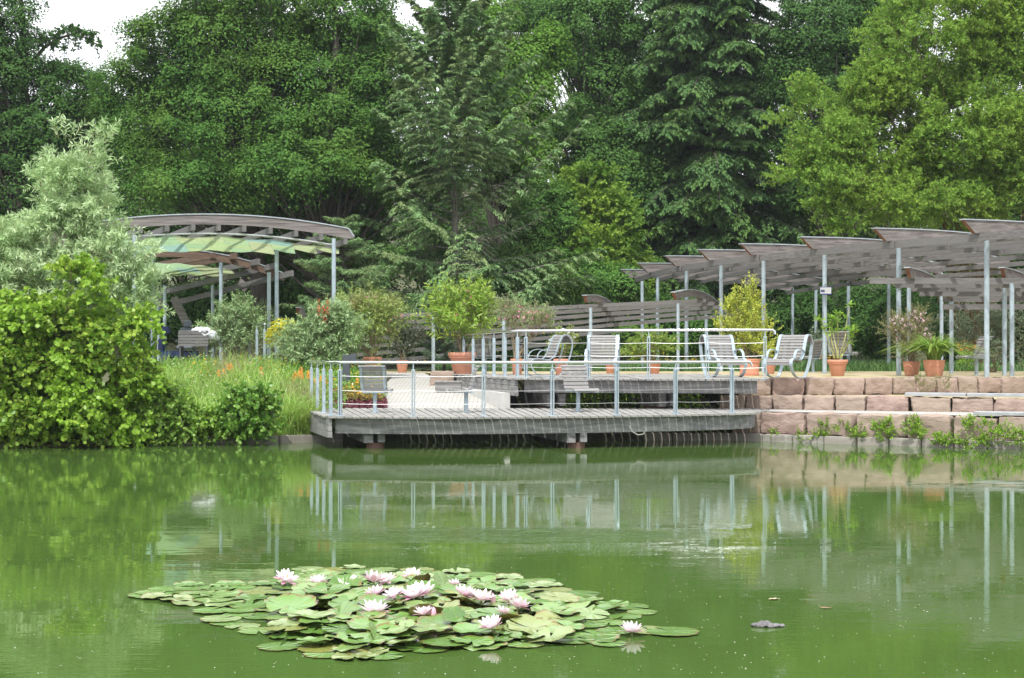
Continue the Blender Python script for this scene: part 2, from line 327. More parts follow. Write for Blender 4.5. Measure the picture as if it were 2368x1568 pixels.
def broadleaf(name, label, cat, lobes, base, nclump, rc, nleaf, lf, m, bark=barkm, trunk_r=.3, group=None, flat=.82, nlimb=None, droop=0, T=T4, lo=.45, top=None, lean=0):
    """trunk, limbs to the foliage clumps, leaf clumps that are fuller on top"""
    base = np.array(base, float)
    root = thing(name, label, cat, tuple(base), group)
    lobes = [(c - base, r) for c, r in lobes]
    C, q = inlobes(lobes, nclump, lo, 1.0)
    rr = rc * rng.uniform(.45, 1.35, nclump)
    # leaves
    k = nclump * nleaf; ci = np.repeat(np.arange(nclump), nleaf); dd = rdir(k)
    dd[:, 2] = np.where((dd[:, 2] < 0) & (rng.random(k) < .42), -dd[:, 2], dd[:, 2])
    rad = rng.uniform(.25, 1.0, k) ** .5
    # lumpy clump outline
    lump = 1 + .35 * np.sin(dd[:, 0] * 5 + ci) * np.sin(dd[:, 1] * 4 + ci * 1.7)
    pos = C[ci] + dd * (rr[ci] * rad * lump)[:, None] * np.array([1, 1, flat])
    pos[:, 2] -= droop * rr[ci] * (dd[:, 0] ** 2 + dd[:, 1] ** 2) * rad
    nrm = unit(dd * .75 + UP * .65 + q[ci] * .5 + rng.normal(size=(k, 3)) * .24)
    di = unit(np.cross(nrm, rdir(k)) + dd * .4 - UP * (.15 + droop))
    leaves('crown', pos, di, nrm, lf * rng.uniform(.7, 1.3, k), lf * .62 * rng.uniform(.7, 1.3, k), m, root, T)
    # trunk and limbs
    zt = max(c[2] + r[2] * .5 for c, r in lobes); cx = np.mean([c[0] for c, r in lobes]) * .5; cy = np.mean([c[1] for c, r in lobes]) * .5
    ks = np.linspace(0, 1, 9)
    tp = np.stack([cx * ks ** 1.5 + .12 * np.sin(ks * 9), cy * ks + .1 * np.cos(ks * 7), zt * ks - .3], 1)[None]
    nl = nlimb or nclump // 3; pick = rng.choice(nclump, min(nl, nclump), replace=False); e = C[pick]
    f = np.clip((e[:, 2] / zt) * rng.uniform(.45, .8, len(pick)), .08, .9)
    st = np.stack([np.interp(f, ks, tp[0, :, i]) for i in range(3)], 1)
    s5 = np.linspace(0, 1, 6)[None, :, None]
    mid = (st + e) / 2 + rng.normal(size=e.shape) * .35 + UP * -.2
    lp = (1 - s5) ** 2 * st[:, None] + 2 * s5 * (1 - s5) * mid[:, None] + s5 ** 2 * e[:, None]
    lr = (trunk_r * .28 * rng.uniform(.5, 1.2, len(pick)))[:, None] * (1 - .85 * s5[:, :, 0]) * (1 - .5 * f)[:, None]
    tubes('trunk', tp, (trunk_r * (1 - .8 * ks) + .02)[None] * np.where(ks == 0, 1.3, 1), bark, root, 10)
    tubes('limbs', lp, lr, bark, root, 5)
    return root

def shoots(name, label, cat, lobes, base, n, ln, per, lf, wd, m, stem=stemb, up=.7, droop=.3, group=None, T=T4, r=.006, lo=.3, kind=None, parent=None, stems=True, spread=.9, root=None, part='foliage', main=0, cl=0, cr=.3):
    """shrub of leafy shoots: every shoot a thin curved stem with leaves along it"""
    base = np.array(base, float)
    root = root or thing(name, label, cat, tuple(base), group)
    lobes = [(c - base, r_) for c, r_ in lobes]
    p0, q = inlobes(lobes, n, lo, .92)
    if cl:
        cc, cq = inlobes(lobes, cl, .6, .95); k_ = rng.integers(0, cl, n); q2 = rdir(n); p0 = cc[k_] + q2 * cr * rng.random(n)[:, None] ** .5 * np.array([1, 1, .6]); q = unit(cq[k_] + q2 * .8)
    d = unit(q * .75 + UP * up + rng.normal(size=(n, 3)) * .3); le = ln * rng.uniform(.6, 1.25, n)
    s5 = np.linspace(0, 1, 5)[None, :, None]
    path = p0[:, None] + d[:, None] * (le[:, None, None] * s5) - UP * (droop * le[:, None, None] * s5 ** 2)
    if stems: tubes('stems', path, np.broadcast_to(r * (1 - .7 * s5[:, :, 0]), (n, 5)), stem, root, 3)
    if main:
        pk = rng.choice(n, min(main, n), replace=False); e = p0[pk]; st = np.zeros_like(e) + rng.normal(size=e.shape) * .04; st[:, 2] = -.05
        mid = (st * .5 + e * .5); mid[:, :2] *= .55
        lp = (1 - s5) ** 2 * st[:, None] + 2 * s5 * (1 - s5) * mid[:, None] + s5 ** 2 * e[:, None]
        tubes('branches', lp, np.broadcast_to(r * 3.2 * (1 - .6 * s5[:, :, 0]), (len(pk), 5)), stem, root, 5)
    k = n * per; ii = np.repeat(np.arange(n), per); sv = np.tile(np.linspace(.05, 1, per), n)[:, None] + rng.normal(size=(k, 1)) * .02
    pos = p0[ii] + d[ii] * le[ii, None] * sv - UP * droop * le[ii, None] * sv ** 2
    tg = unit(d[ii] - UP * 2 * droop * sv); di = unit(tg * (1 - spread * .45) + unit(np.cross(tg, rdir(k))) * spread - UP * .15)
    nrm = unit(UP * .6 + rng.normal(size=(k, 3)) * .55 + q[ii] * .3)
    leaves(part, pos, di, nrm, lf * rng.uniform(.7, 1.25, k) * (1.1 - .3 * sv[:, 0]), wd * rng.uniform(.8, 1.2, k), m, root, T)
    return root
def blossoms(name, lobes, base, n, r, m, root, per=7, lo=.8, hi=1.08, topbias=.3):
    base = np.array(base, float); lobes = [(c - base, q) for c, q in lobes]
    c, q = inlobes(lobes, n * 3, lo, hi); keep = np.argsort(-(q[:, 2] + rng.normal(size=n * 3) * topbias))[:n]; c = c[keep]
    ii = np.repeat(np.arange(n), per); k = n * per; dd = rdir(k)
    return leaves(name, c[ii] + dd * r * .6, unit(np.cross(dd, rdir(k))), dd, r * 1.1, r * .9, m, root)

def conifer(name, label, cat, base, Ht, rfun, nlimb, h0, a, b, m, bark, twigs=20, need=28, nl=.10, nw=.022, hang=.35, tr=.2, tw=.38, group=None, dead=0):
    base = np.array(base, float); root = thing(name, label, cat, tuple(base), group)
    ks = np.linspace(0, 1, 12)
    tp = np.stack([.12 * np.sin(ks * 5), .1 * np.cos(ks * 4), Ht * ks - .3], 1)[None]
    tubes('trunk', tp, (tr * (1 - .93 * ks))[None], bark, root, 9)
    hh = h0 + (Ht - h0 - .1) * (np.arange(nlimb) / nlimb) ** .92 + rng.normal(size=nlimb) * .12
    az = np.arange(nlimb) * 2.39996 + rng.normal(size=nlimb) * .25
    Ln = rfun(hh / Ht) * rng.uniform(.65, 1.15, nlimb)
    out = np.stack([np.cos(az), np.sin(az), 0 * az], 1)
    s7 = np.linspace(0, 1, 7)[None, :, None]; A = (a(hh / Ht) + rng.normal(size=nlimb) * .12)[:, None, None]; B = (b(hh / Ht) + rng.normal(size=nlimb) * .08)[:, None, None]
    st = np.stack([np.interp(hh, tp[0, :, 2], tp[0, :, 0]), np.interp(hh, tp[0, :, 2], tp[0, :, 1]), hh], 1)
    side = np.cross(out, UP)
    wob = (rng.normal(size=(nlimb, 1, 1)) * .12) * side[:, None] * s7 ** 2
    fpath = lambda s_: st[:, None] + (out[:, None] * s_ + UP * (A * s_ + B * s_ ** 2)) * Ln[:, None, None] + (side[:, None] * rngw[:, None, None] * s_ ** 2) * Ln[:, None, None]
    rngw = rng.normal(size=nlimb) * .12
    lp = fpath(s7)
    tubes('limbs', lp, (tr * .16 * (.4 + Ln / Ln.max()))[:, None] * (1 - .85 * s7[:, :, 0]), bark, root, 5)
    # twigs
    nd = int(nlimb * dead); live = np.ones(nlimb, bool)
    if nd: live[rng.choice(np.arange(nlimb // 8, nlimb // 2), nd, replace=False)] = False
    sv = np.linspace(.18, 1, twigs)[None, :, None]; tpnt = fpath(np.broadcast_to(sv, (nlimb, twigs, 1)))
    tdir = unit(out[:, None] + UP * (A + 2 * B * sv))
    sg = np.where(np.arange(twigs) % 2 == 0, 1, -1)[None, :, None]
    td = unit(tdir * .75 + side[:, None] * sg * .85 + rng.normal(size=(nlimb, twigs, 3)) * .15 - UP * hang * .3)
    tl = (Ln[:, None] * tw * (1.12 - sv[..., 0] * .85) * rng.uniform(.7, 1.2, (nlimb, twigs)))
    s4 = np.linspace(0, 1, 4)[None, None, :, None]
    tpth = tpnt[:, :, None] + (td[:, :, None] * s4 - UP * hang * s4 ** 2) * tl[:, :, None, None]
    tubes('twigs', tpth.reshape(-1, 4, 3), np.broadcast_to(.010 * (1 - .7 * s4[0, :, :, 0]), (nlimb * twigs, 4)), bark, root, 3)
    lv = np.where(live)[0]; n1 = len(lv); k = n1 * twigs * need
    sn = rng.uniform(.0, 1, (n1, twigs, need, 1)); tt = tl[lv][:, :, None, None]
    pos = tpnt[lv][:, :, None] + (td[lv][:, :, None] * sn - UP * hang * sn ** 2) * tt
    dn = unit(td[lv][:, :, None] - UP * 2 * hang * sn)
    pos = (pos + rng.normal(size=pos.shape) * np.array([.035, .035, .02])).reshape(-1, 3)
    dn = np.broadcast_to(dn, (n1, twigs, need, 3)).reshape(-1, 3)
    sdv = unit(np.cross(dn, UP)) * np.where(rng.random(k) < .5, 1, -1)[:, None]
    dd = unit(dn * .8 + sdv * .7 - UP * rng.uniform(0, hang * 1.6, (k, 1)) + rng.normal(size=(k, 3)) * .12)
    leaves('crown', pos, dd, unit(UP + rng.normal(size=(k, 3)) * .35), nl * rng.uniform(.7, 1.3, k), nw, m, root)
    return root

# ------------------------------------------------------------------ terrain
def ip(x, pts): return float(np.interp(x, [p[0] for p in pts], [p[1] for p in pts]))
YW = [(-60, 18), (-20, 26.5), (-9.8, 29), (-4.65, 30.5), (-3.9, 31), (.5, 31.4), (4.64, 31.5), (7, 29.9), (9.67, 28.6), (14, 25.5), (40, 5)]
Y2 = [(4.5, 33.2), (7, 32.1), (10.1, 30.9), (14, 28.5), (40, 10)]
Y1 = [(4.5, 33.8), (7, 34.1), (10.1, 35), (14, 36.5), (40, 39)]
yw = lambda x: ip(x, YW)
def profile(x):
    w = yw(x)
    head = [(-400, 3), (-30, 2), (-4, .3), (-3, -1.2), (w + .10, -1.2), (w + .12, .05)]
    if x > 4.62:
        y2, y1 = ip(x, Y2), ip(x, Y1)
        mid = [(w + .35, .1), (w + .4, .53), (y2 + .25, .54), (y2 + .3, .8), (y1 + .25, .82), (y1 + .3, 1.2), (40, 1.22)]
    elif x > .1: mid = [(w + .3, .12), (32.2, .32), (33.0, .45), (34, .6), (36, 1.05), (38, 1.15), (40, 1.2)]
    elif x > -3.3: mid = [(w + .3, .12), (32.2, .3), (33, .5), (34.0, .57), (36, .74), (38, .86), (43, 1.17)]
    else: mid = [(w + .3, .16), (32.2, .32), (33.0, .45), (34.5, .66), (37, .92), (39, 1.08), (43, 1.2)]
    return head + mid + [(47, 1.22), (60, 1.35), (75, 3.6), (110, 10), (170, 22), (900, 30)]
xs = sorted(set([-900, -300, -120, -80, 120, 300, 900] + list(np.arange(-60, 60.1, 2.0)) + list(np.arange(-12, 14.1, .5)) + [.08, .12, 4.6, 4.64, -3.32, -3.28]))
cols = [profile(x) for x in xs]
def resample(p):
    out = []
    for i in range(len(p) - 1):
        m_ = 4 if p[i + 1][0] - p[i][0] > .6 else 1
        for k in range(m_):
            t_ = k / m_; out.append((p[i][0] + (p[i + 1][0] - p[i][0]) * t_, p[i][1] + (p[i + 1][1] - p[i][1]) * t_))
    return out + [p[-1]]
KN = 8
def even(p):   # the same number of knots for every column: KN per segment
    out = []
    for i in range(len(p) - 1):
        for k in range(KN): out.append((p[i][0] + (p[i + 1][0] - p[i][0]) * k / KN, p[i][1] + (p[i + 1][1] - p[i][1]) * k / KN))
    return out + [p[-1]]
vs = []; fs = []
for x, p in zip(xs, cols):
    for y, z in even(p):
        if y > 50: z += mnoise.noise(Vector((x * .05, y * .05, 0))) * min(3, (y - 50) * .05)
        vs.append((x, y, z))
nk = len(vs) // len(xs)
for i in range(len(xs) - 1):
    for j in range(nk - 1): fs.append((i * nk + j, (i + 1) * nk + j, (i + 1) * nk + j + 1, i * nk + j + 1))
me = bpy.data.meshes.new('ground'); me.from_pydata(vs, [], fs); gmat = mat('woodland ground', (.035, .05, .015), .95, noise=(.7, .7, .7), col2=(.085, .085, .035), bump=.6, bscale=6)
tag(link('ground', me, gmat), kind='structure')
def gz(x, y):
    p = profile(x); return float(np.interp(y, [a for a, b_ in p], [b_ for a, b_ in p]))
me = bpy.data.meshes.new('water'); me.from_pydata([(-80, -3.4, 0), (80, -3.4, 0), (80, 34, 0), (-80, 34, 0)], [], [(0, 1, 2, 3)])
tag(link('water', me, wat), kind='structure')
# the gravel path behind the decks
def sheet(name, m, rows, kind='structure'):
    """rows: list of (list of xyz) of equal length"""
    v = [tuple(p) for r_ in rows for p in r_]; n = len(rows[0])
    f = [(i * n + j, i * n + j + 1, (i + 1) * n + j + 1, (i + 1) * n + j) for i in range(len(rows) - 1) for j in range(n - 1)]
    me = bpy.data.meshes.new(name); me.from_pydata(v, [], f); return tag(link(name, me, m), kind=kind)
xr = list(np.arange(4.7, 40, 1.0))
sheet('path', pathm, [[(x, ip(x, Y1) + .35 if x > 4.6 else 39 if x > -1.61 else 43.1, 1.246) for x in [-9, -3.6, -2.5, -1.6, 0, 2, 4.5] + xr], [(x, 46.5, 1.25) for x in [-9, -3.6, -2.5, -1.6, 0, 2, 4.5] + xr]])
sheet('terrace_paving', pav, [[(x, yw(x) + .62 if x > 5.4 else 32.0, .595) for x in [4.9] + xr[1:]], [(x, ip(x, Y2) + .1, .6) for x in [4.9] + xr[1:]]])
sheet('terrace_gravel', pathm, [[(x, ip(x, Y2) + .5, .855) for x in xr], [(x, ip(x, Y1) + .15, .865) for x in xr]])
sheet('ramp_paving', pav, [[(xa, y, z), (xb, y, z)] for y, z, xa, xb in [(32.7, .585, -4.6, -.12), (33.9, .60, -4.4, -.25), (37, .855, -3.2, -1.0), (40, 1.04, -3.4, -1.75), (43.2, 1.252, -3.6, -2.45)]])
sheet('bank', grass_g, [[(x, yw(x) + .3 + (max(9.5, 1) * k / 8), gz(x, yw(x) + .3 + 9.5 * k / 8) + .03) for x in list(np.arange(-30, -4.6, .8)) + [-4.5]] for k in range(9)])

# ------------------------------------------------------------------ kerb and stone walls
def blockmesh(name, w, dpt, h, seed, rough=.035, m=stone):
    bm = bmesh.new(); bmesh.ops.create_cube(bm, size=1)
    bmesh.ops.subdivide_edges(bm, edges=bm.edges[:], cuts=11, use_grid_fill=True)
    off = Vector((seed * 3.1, seed * 1.7, 0))
    for v in bm.verts:
        c = v.co * 2; mx_ = [abs(k) for k in c]
        # round the edges
        for i in range(3):
            o1, o2 = mx_[(i + 1) % 3], mx_[(i + 2) % 3]
            c[i] *= 1 - .04 * max(0, max(o1, o2) - .7) / .3 * (abs(c[i]) ** 6)
        p = Vector((c.x * w / 2, c.y * dpt / 2, c.z * h / 2))
        n_ = mnoise.noise_vector((p + off) * 2.6) * rough * .8 + mnoise.noise_vector((p + off) * 8) * rough * .45 + mnoise.noise_vector((p + off) * 19) * rough * .22
        p += n_; p.x += c.z * mnoise.noise(off) * .04; v.co = p
    me = bpy.data.meshes.new(name); bm.to_mesh(me); bm.free(); me.shade_smooth(); me.set_sharp_from_angle(angle=R(40)); me.materials.append(m); return me
BLOCKS = {}
def wall(label, line, z0, z1, widths, dpt, x0, x1, zlean=0):
    root = thing('stone_wall', label, 'stone wall', (x0, line(x0), z0), 'terraced block walls'); x = x0; i = 0
    while x < x1:
        w = widths[i % len(widths)]; y0_, y1_ = line(x), line(x + w); ang = math.atan2(y1_ - y0_, w); L_ = math.hypot(w, y1_ - y0_)
        me = blockmesh('stone_block', L_ * .965, dpt, z1 - z0 + random.uniform(-.04, .02), x * 7 + z0 * 31, .045)
        o = bpy.data.objects.new('stone_block', me); COL.objects.link(o); o.parent = root
        o.location = Vector((x + w / 2, (y0_ + y1_) / 2 + dpt / 2 + random.uniform(-.05, .03), (z0 + z1) / 2)) - root.location; o.rotation_euler = (0, 0, ang + random.uniform(-.03, .03)); x += w; i += 1
    return root
wall('lowest wall course of red blocks, along the pond kerb', lambda x: yw(x) + .22, .14, .60, [.56, .84, .85, .88, .80, .78, .74, .82, .9], .55, 4.72, 18)
wall('middle wall course of red blocks, behind the white paved strip', lambda x: ip(x, Y2), .57, .89, [.53, .55, .6, .62, .6, .85, .76, .82, .9], .6, 4.66, 18)
wall('top wall course of red blocks, carrying the pots and posts', lambda x: ip(x, Y1), .86, 1.255, [.78, .76, .66, .72, .68, .58, .5, .55, .5, .62], .6, 5.02, 18)
kr = thing('kerb', 'low concrete block kerb edging the pond', 'kerb', (-6, yw(-6), 0))
kme = [blockmesh('kerb_stone', .98, .22, .42, k * 13.7, .012, kerbm) for k in range(5)]
kmd = [blockmesh('kerb_stone', .98, .22, .42, k * 13.7, .012, mat('kerb in painted shade', (.03, .028, .02), .8, noise=(6, 6, 10), col2=(.07, .065, .05), bump=.4, bscale=6)) for k in range(3)]  # darker kerb stones: the shade beneath the lower deck is put into their colour
x = -7.2; i = 0
while x < 16:
    w = .62 if x < 4.7 else .56; y0_, y1_ = yw(x), yw(x + w)
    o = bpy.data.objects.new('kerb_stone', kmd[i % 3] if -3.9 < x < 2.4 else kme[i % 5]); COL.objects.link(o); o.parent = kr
    o.location = Vector((x + w / 2, (y0_ + y1_) / 2 + .11, -.06)) - kr.location; o.rotation_euler = (0, 0, math.atan2(y1_ - y0_, w)); o.scale = (math.hypot(w, y1_ - y0_), 1, 1); x += w; i += 1
# seat slabs on the walls
def slab(label, x0, x1, line, z, w=.42):
    mb = MB(); mb.sweep([(x, line(x), z) for x in np.linspace(x0, x1, 4)], w, .065)
    tag(mb.build('seat_slab', slabm, bevel=.006), label, 'bench slab', 'grey seat slabs on the walls')
l2 = lambda x: ip(x, Y2) + .2
slab('left grey seat slab on the middle wall course', 8.28, 9.42, l2, .955)
slab('right grey seat slab on the middle wall course', 9.44, 11.4, l2, .955)
slab('grey seat slab low on the first wall course by the water', 8.98, 11.0, lambda x: yw(x) + .42, .655)
# lone block and concrete cheek wall by the ramp
o = link('stone_block', blockmesh('stone_block', .62, .7, .42, 5.5), stone); o.data.materials.pop(); o.location = (-1.80, 39.3, 1.14)
tag(o, 'lone red sandstone block at the ramp beside the wooden step', 'stone block')

# ------------------------------------------------------------------ decks
def deck(name, label, front, back, x0, x1, z, step, skew, fasc, side_left, pileps, nrow=1):
    root = thing(name, label, 'deck', (x0, front(x0), 0)); mb = MB(); x = x0; i = 0; lo = root.location; z -= 0
    while x < x1:
        w = step - .019; y0_ = min(front(x), front(x + w)) - random.uniform(.0, .02); yb = back(x)
        s_ = skew(x); xb = x + s_ * (yb - y0_)
        zz = z + random.uniform(-.003, .003)
        if yb - y0_ > .15:
            p = [(x, y0_, zz - .034), (x + w, y0_, zz - .034), (xb + w, yb, zz - .034), (xb, yb, zz - .034)]
            mb.hexa([Vector(q) - lo for q in p] + [Vector((q[0], q[1], zz)) - lo for q in p])
        x += step
    mb.build('decking', deckwood, root)
    mb = MB(); xx = np.linspace(x0 + .06, x1 - .05, 24)
    mb.sweep([Vector((x, front(x) + .19, z - .036 - fasc / 2)) - lo for x in xx if not side_left or x > side_left[0]], .07, fasc)
    mb.build('fascia', facwood, root)
    return root
dfront = [(-4.72, 33.0), (-4.0, 31.0), (-3.4, 28.6), (-1.9, 28.3), (-.55, 28.3), (.76, 28.55), (2.0, 28.95), (3.2, 29.4), (4.2, 29.95), (4.76, 30.3), (5.35, 32.4)]
front_l = lambda x: ip(x, dfront)
ld = deck('wooden_deck', 'lower wooden deck standing on piles over the pond', front_l, lambda x: 32.85, -4.7, 5.3, .62, .155, lambda x: -.22 * max(0, min(1, (3 - x) / 7)), .29, (-3.4,), ())
ufront = [(-1.55, 39.6), (-.87, 37), (-.3, 34.6), (.13, 32.75), (2.5, 32.1), (5.2, 31.6), (5.4, 31.6)]
front_u = lambda x: ip(x, ufront)
ud = deck('wooden_deck', 'upper wooden deck with the curved loungers, under the railing', front_u, lambda x: 39.8, -1.5, 5.2, 1.27, .155, lambda x: -.12 * max(0, min(1, (3 - x) / 5)), .27, (.13,), ())
def side_boards(root, a, b, z, h, n=2):
    lo = root.location; mb = MB()
    for k in range(n):
        hh = h / n; zz = z - hh / 2 - k * hh
        mb.beam(Vector((a[0], a[1], zz)) - lo, Vector((b[0], b[1], zz)) - lo, .06 + .012 * k, hh - .006)
    mb.build('side_board', facwood, root)
side_boards(ld, (-3.44, 28.62), (-4.6, 32.8), .575, .36, 3)
side_boards(ud, (.10, 32.8), (-1.5, 39.4), 1.225, .34, 3)
mb = MB(); lo = ld.location       # edge beams under the planks, cross beams and piles
for px, py in [(-2.72, 28.75), (1.13, 28.85)]:
    mb = MB(); mb.beam(Vector((px, py, .225)) - lo, Vector((px - .9, py + 3.6, .225)) - lo, .17, .23); mb.beam(Vector((px + .24, py + .05, .23)) - lo, Vector((px - .66, py + 3.65, .23)) - lo, .13, .22)
    mb.build('support_beam', facwood, ld)
    mb = MB(); mb.tube([Vector((px + .1, py + .25, -.9)) - lo, Vector((px + .1, py + .25, .11)) - lo], .17, 18); mb.build('pile', mat('rusty pile', (.10, .05, .035), .8, noise=(6, 6, 6), col2=(.16, .09, .07)), ld, smooth=True)
lo = ud.location
for px, py in [(.85, 32.9), (3.25, 32.7)]:
    mb = MB(); mb.beam(Vector((px, py, .80)) - lo, Vector((px - .9, py + 3, .80)) - lo, .17, .28); mb.beam(Vector((px + .25, py, .80)) - lo, Vector((px - .65, py + 3, .80)) - lo, .13, .26)
    mb.build('support_beam', facwood, ud)
    mb = MB(); mb.tube([Vector((px - .1, py + .9, .2)) - lo, Vector((px - .1, py + .9, .70)) - lo], .24, 20); mb.build('pile', MATS['rusty pile'], ud, smooth=True)
# pale concrete cheek wall between ramp and upper deck
mb = MB()
pts = [(-.14, 33.2), (-.28, 34.0), (-1.0, 37.0), (-1.55, 39.3)]
mb.sweep([(x, y, .69) for x, y in pts], .2, .5); tag(mb.build('cheek_wall', conc), 'pale concrete cheek wall carrying the upper deck beside the ramp', 'wall')
# wooden step blocks
st_ = thing('wooden_step', 'low wooden step box between the ramp and the upper deck', 'step', (-1.56, 37.2, .88))
mb = MB(); mb.box((0, 0, .12), (.64, .5, .2)); mb.build('step_box', facwood, st_)
mb = MB()
for k in range(4): mb.box((-.255 + k * .17, 0, .235), (.16, .54, .03))
mb.build('step_top', deckwood, st_)

# ------------------------------------------------------------------ railings
def railing(label, pts, z, h, cables, extra=(), group='steel railings of the decks', end=None):
    pts = [Vector((p[0], p[1], z)) for p in pts]; root = thing('railing', label, 'railing', pts[0], group); lo = pts[0]
    for i, p in enumerate(pts):
        d = (pts[min(i + 1, len(pts) - 1)] - pts[max(i - 1, 0)]); d.z = 0; d.normalize(); a = math.atan2(d.y, d.x); q = p - lo
        mb = MB()
        for s_ in (-1, 1):
            c = q + d * s_ * .023; mb.box(c + Vector((0, 0, (h - .14) / 2)), (.021, .064, h - .14), a)
        mb.box(q + Vector((0, 0, .006)), (.17, .12, .012), a); mb.box(q + Vector((0, 0, h - .15)), (.06, .05, .03), a)
        mb.tube([q + Vector((0, 0, h - .16)), q + Vector((0, 0, h - .02))], .013, 8)
        mb.build('post', zinc, root, bevel=.003)
    top = [p - lo + Vector((0, 0, h)) for p in pts]
    if end: top = ([top[0] + Vector(end[0])] if end[0] else []) + top + ([top[-1] + Vector(e) for e in end[1]] if end[1] else [])
    # densify slightly so that corners stay crisp
    mb = MB(); mb.tube(top, .027, 12); mb.build('handrail', chrome, root, smooth=True)
    for c in cables:
        mb = MB()
        for i in range(len(pts) - 1):
            a, b_ = pts[i] - lo + Vector((0, 0, c)), pts[i + 1] - lo + Vector((0, 0, c)); sag = .012 + .006 * random.random()
            mb.tube([a.lerp(b_, k / 6) - Vector((0, 0, sag * 4 * (k / 6) * (1 - k / 6))) for k in range(7)],   .0045, 5, cap=False)
        mb.build('cable', cablem, root, smooth=True)
    return root
def lp_(us): return [(X(u, d), d) for u, d in us]
railing('lower steel railing with polished handrail along the pond edge', lp_([(720.2, 32.6), (734, 31.4), (748.6, 30.2), (764.7, 28.95), (786.6, 28.72), (955.7, 28.55), (1118, 28.6), (1277, 28.85), (1426, 29.2), (1562, 29.7), (1692.7, 30.25)]), .62, 1.02, (.24, .49, .765), end=(None, [(.38, .12, 0), (.42, .13, -.08)]))
railing('upper steel railing with polished handrail in front of the curved loungers', lp_([(1072, 39.4), (1094, 38.1), (1117.6, 36.8), (1142.4, 35.5), (1168, 34.2), (1196.5, 33.0), (1216.6, 32.85), (1361.6, 32.45), (1500, 32.15), (1636, 31.9), (1769, 31.75)]), 1.27, 1.03, (.24, .49, .765), end=(None, [(.16, 0, 0), (.2, 0, -.03), (.21, 0, -.09)]))
railing('short steel railing among the shrubs below the left pavilion', lp_([(612, 41.0), (594, 42.4), (577, 43.8)]), 1.45, 1.15, (.3, .6, .9), end=((.05, -.3, 0), None))

# ------------------------------------------------------------------ pergolas
def arch_beam(A, B, rise, dep, th, name, m, root, cap=True, cut=.35, n=14, redend=True, cm=None, endcut=.0):
    """curved glued beam from A to B: depth dep, thickness th, ends cut on the slant, zinc capping on top"""
    A = Vector(A); B = Vector(B); lo = root.location; d = (B - A); hd = Vector((d.x, d.y, 0)).normalized(); sx = hd.cross(Vector((0, 0, 1))) * th / 2
    bot = []; top = []
    for i in range(n + 1):
        t_ = i / n; p = A.lerp(B, t_) + Vector((0, 0, rise * 4 * t_ * (1 - t_)))
        bot.append(p); top.append(p + Vector((0, 0, dep)))
    top[0] = top[0] - hd * cut; top[-1] = top[-1] + hd * endcut
    mb = MB(); vs = []
    for b_, t_ in zip(bot, top): vs += [b_ - sx - lo, b_ + sx - lo, t_ + sx - lo, t_ - sx - lo]
    fs = [(4 * i + k, 4 * i + (k + 1) % 4, 4 * i + 4 + (k + 1) % 4, 4 * i + 4 + k) for i in range(n) for k in range(4)]
    mb.add(vs, fs); mb.m = 1; mb.add([vs[0], vs[1], vs[2], vs[3]], [(0, 3, 2, 1)]); mb.m = 0; k = len(vs); mb.add(vs[-4:], [(0, 1, 2, 3)])
    o = mb.build(name, [m, redwood if redend else m], root)
    if cap:
        mb = MB(); mb.sweep([t_ - lo + Vector((0, 0, .014)) - (hd * .02 if i == 0 else Vector()) for i, t_ in enumerate(top)], th + .05, .026)
        mb.build('capping', capm, o)
    return o
def post(root, x, y, z0, z1, r=.058):
    mb = MB(); mb.tube([Vector((x, y, z0)) - root.location, Vector((x, y, z1)) - root.location], r, 16); return mb.build('post', zinc, root, smooth=True)
# -- high pergola on the right
pr = thing('pergola', 'high curving wooden pergola on steel posts at the right', 'pergola', (8, 40, 1.25))
front = [(1523, 66.4), (1590, 71), (1670, 75.5), (1768, 79), (1909, 84), (2080, 90.5), (2283, 97), (2520, 105), (2800, 115)]
fpts = [Vector(((u - U0) / s_, F / s_, 0)) for u, s_ in front]
for p in fpts: post(pr, p.x - .05, p.y - .12, gz(p.x, p.y) - .1 if p.y > 35 else 1.2, 4.57, .062)
for u, d in [(1485, 52.5), (1832.8, 57.7), (1886.6, 55.6), (1962, 53), (2055, 50), (2177, 47), (2323, 43.4), (2520, 40.5)]: post(pr, X(u, d), d, 1.05, 4.30)
# ribs: image tips give front positions; every rib crosses the arc from front to back
tips = [(1456, 643), (1497, 630), (1561, 615), (1639, 602), (1737, 590), (1877, 576), (2047, 558), (2251.6, 540), (2500, 518), (2790, 492)]
ZB = 4.60
FA = []; BA = []
for i, (u, v) in enumerate(tips):
    s_ = (V0 - v) / (ZB - H); FA.append(Vector(((u - U0) / s_, F / s_, ZB)))
for i, A in enumerate(FA):
    th_ = R(11 + 2.0 * i); BA.append(Vector((A.x + 6.3 * math.cos(th_), A.y + 6.3 * math.sin(th_), 4.16)))
for A, B in zip(FA, BA):
    arch_beam(A, B, .15, .30, .12, 'arch_beam', beamwood, pr, cut=.34, endcut=.2, n=18)
NR = 8
lo = pr.location
for r_ in range(NR):
    t_ = .03 + .95 * r_ / (NR - 1)
    q = [A.lerp(B, t_) + Vector((0, 0, (.15 * 4 * t_ * (1 - t_)) - .085)) for A, B in zip(FA, BA)]
    mb = MB()
    for i in range(len(q) - 1):
        a, b_ = q[i], q[i + 1]; e = (b_ - a).normalized(); sd_ = Vector((e.y, -e.x, 0)) * (.035 if i % 2 else -.035)
        mb.beam(a - e * .30 + sd_ - lo, b_ + e * .12 + sd_ - lo, .055, .18 if r_ == 0 else .12)
    mb.build('purlin', longwood, pr)
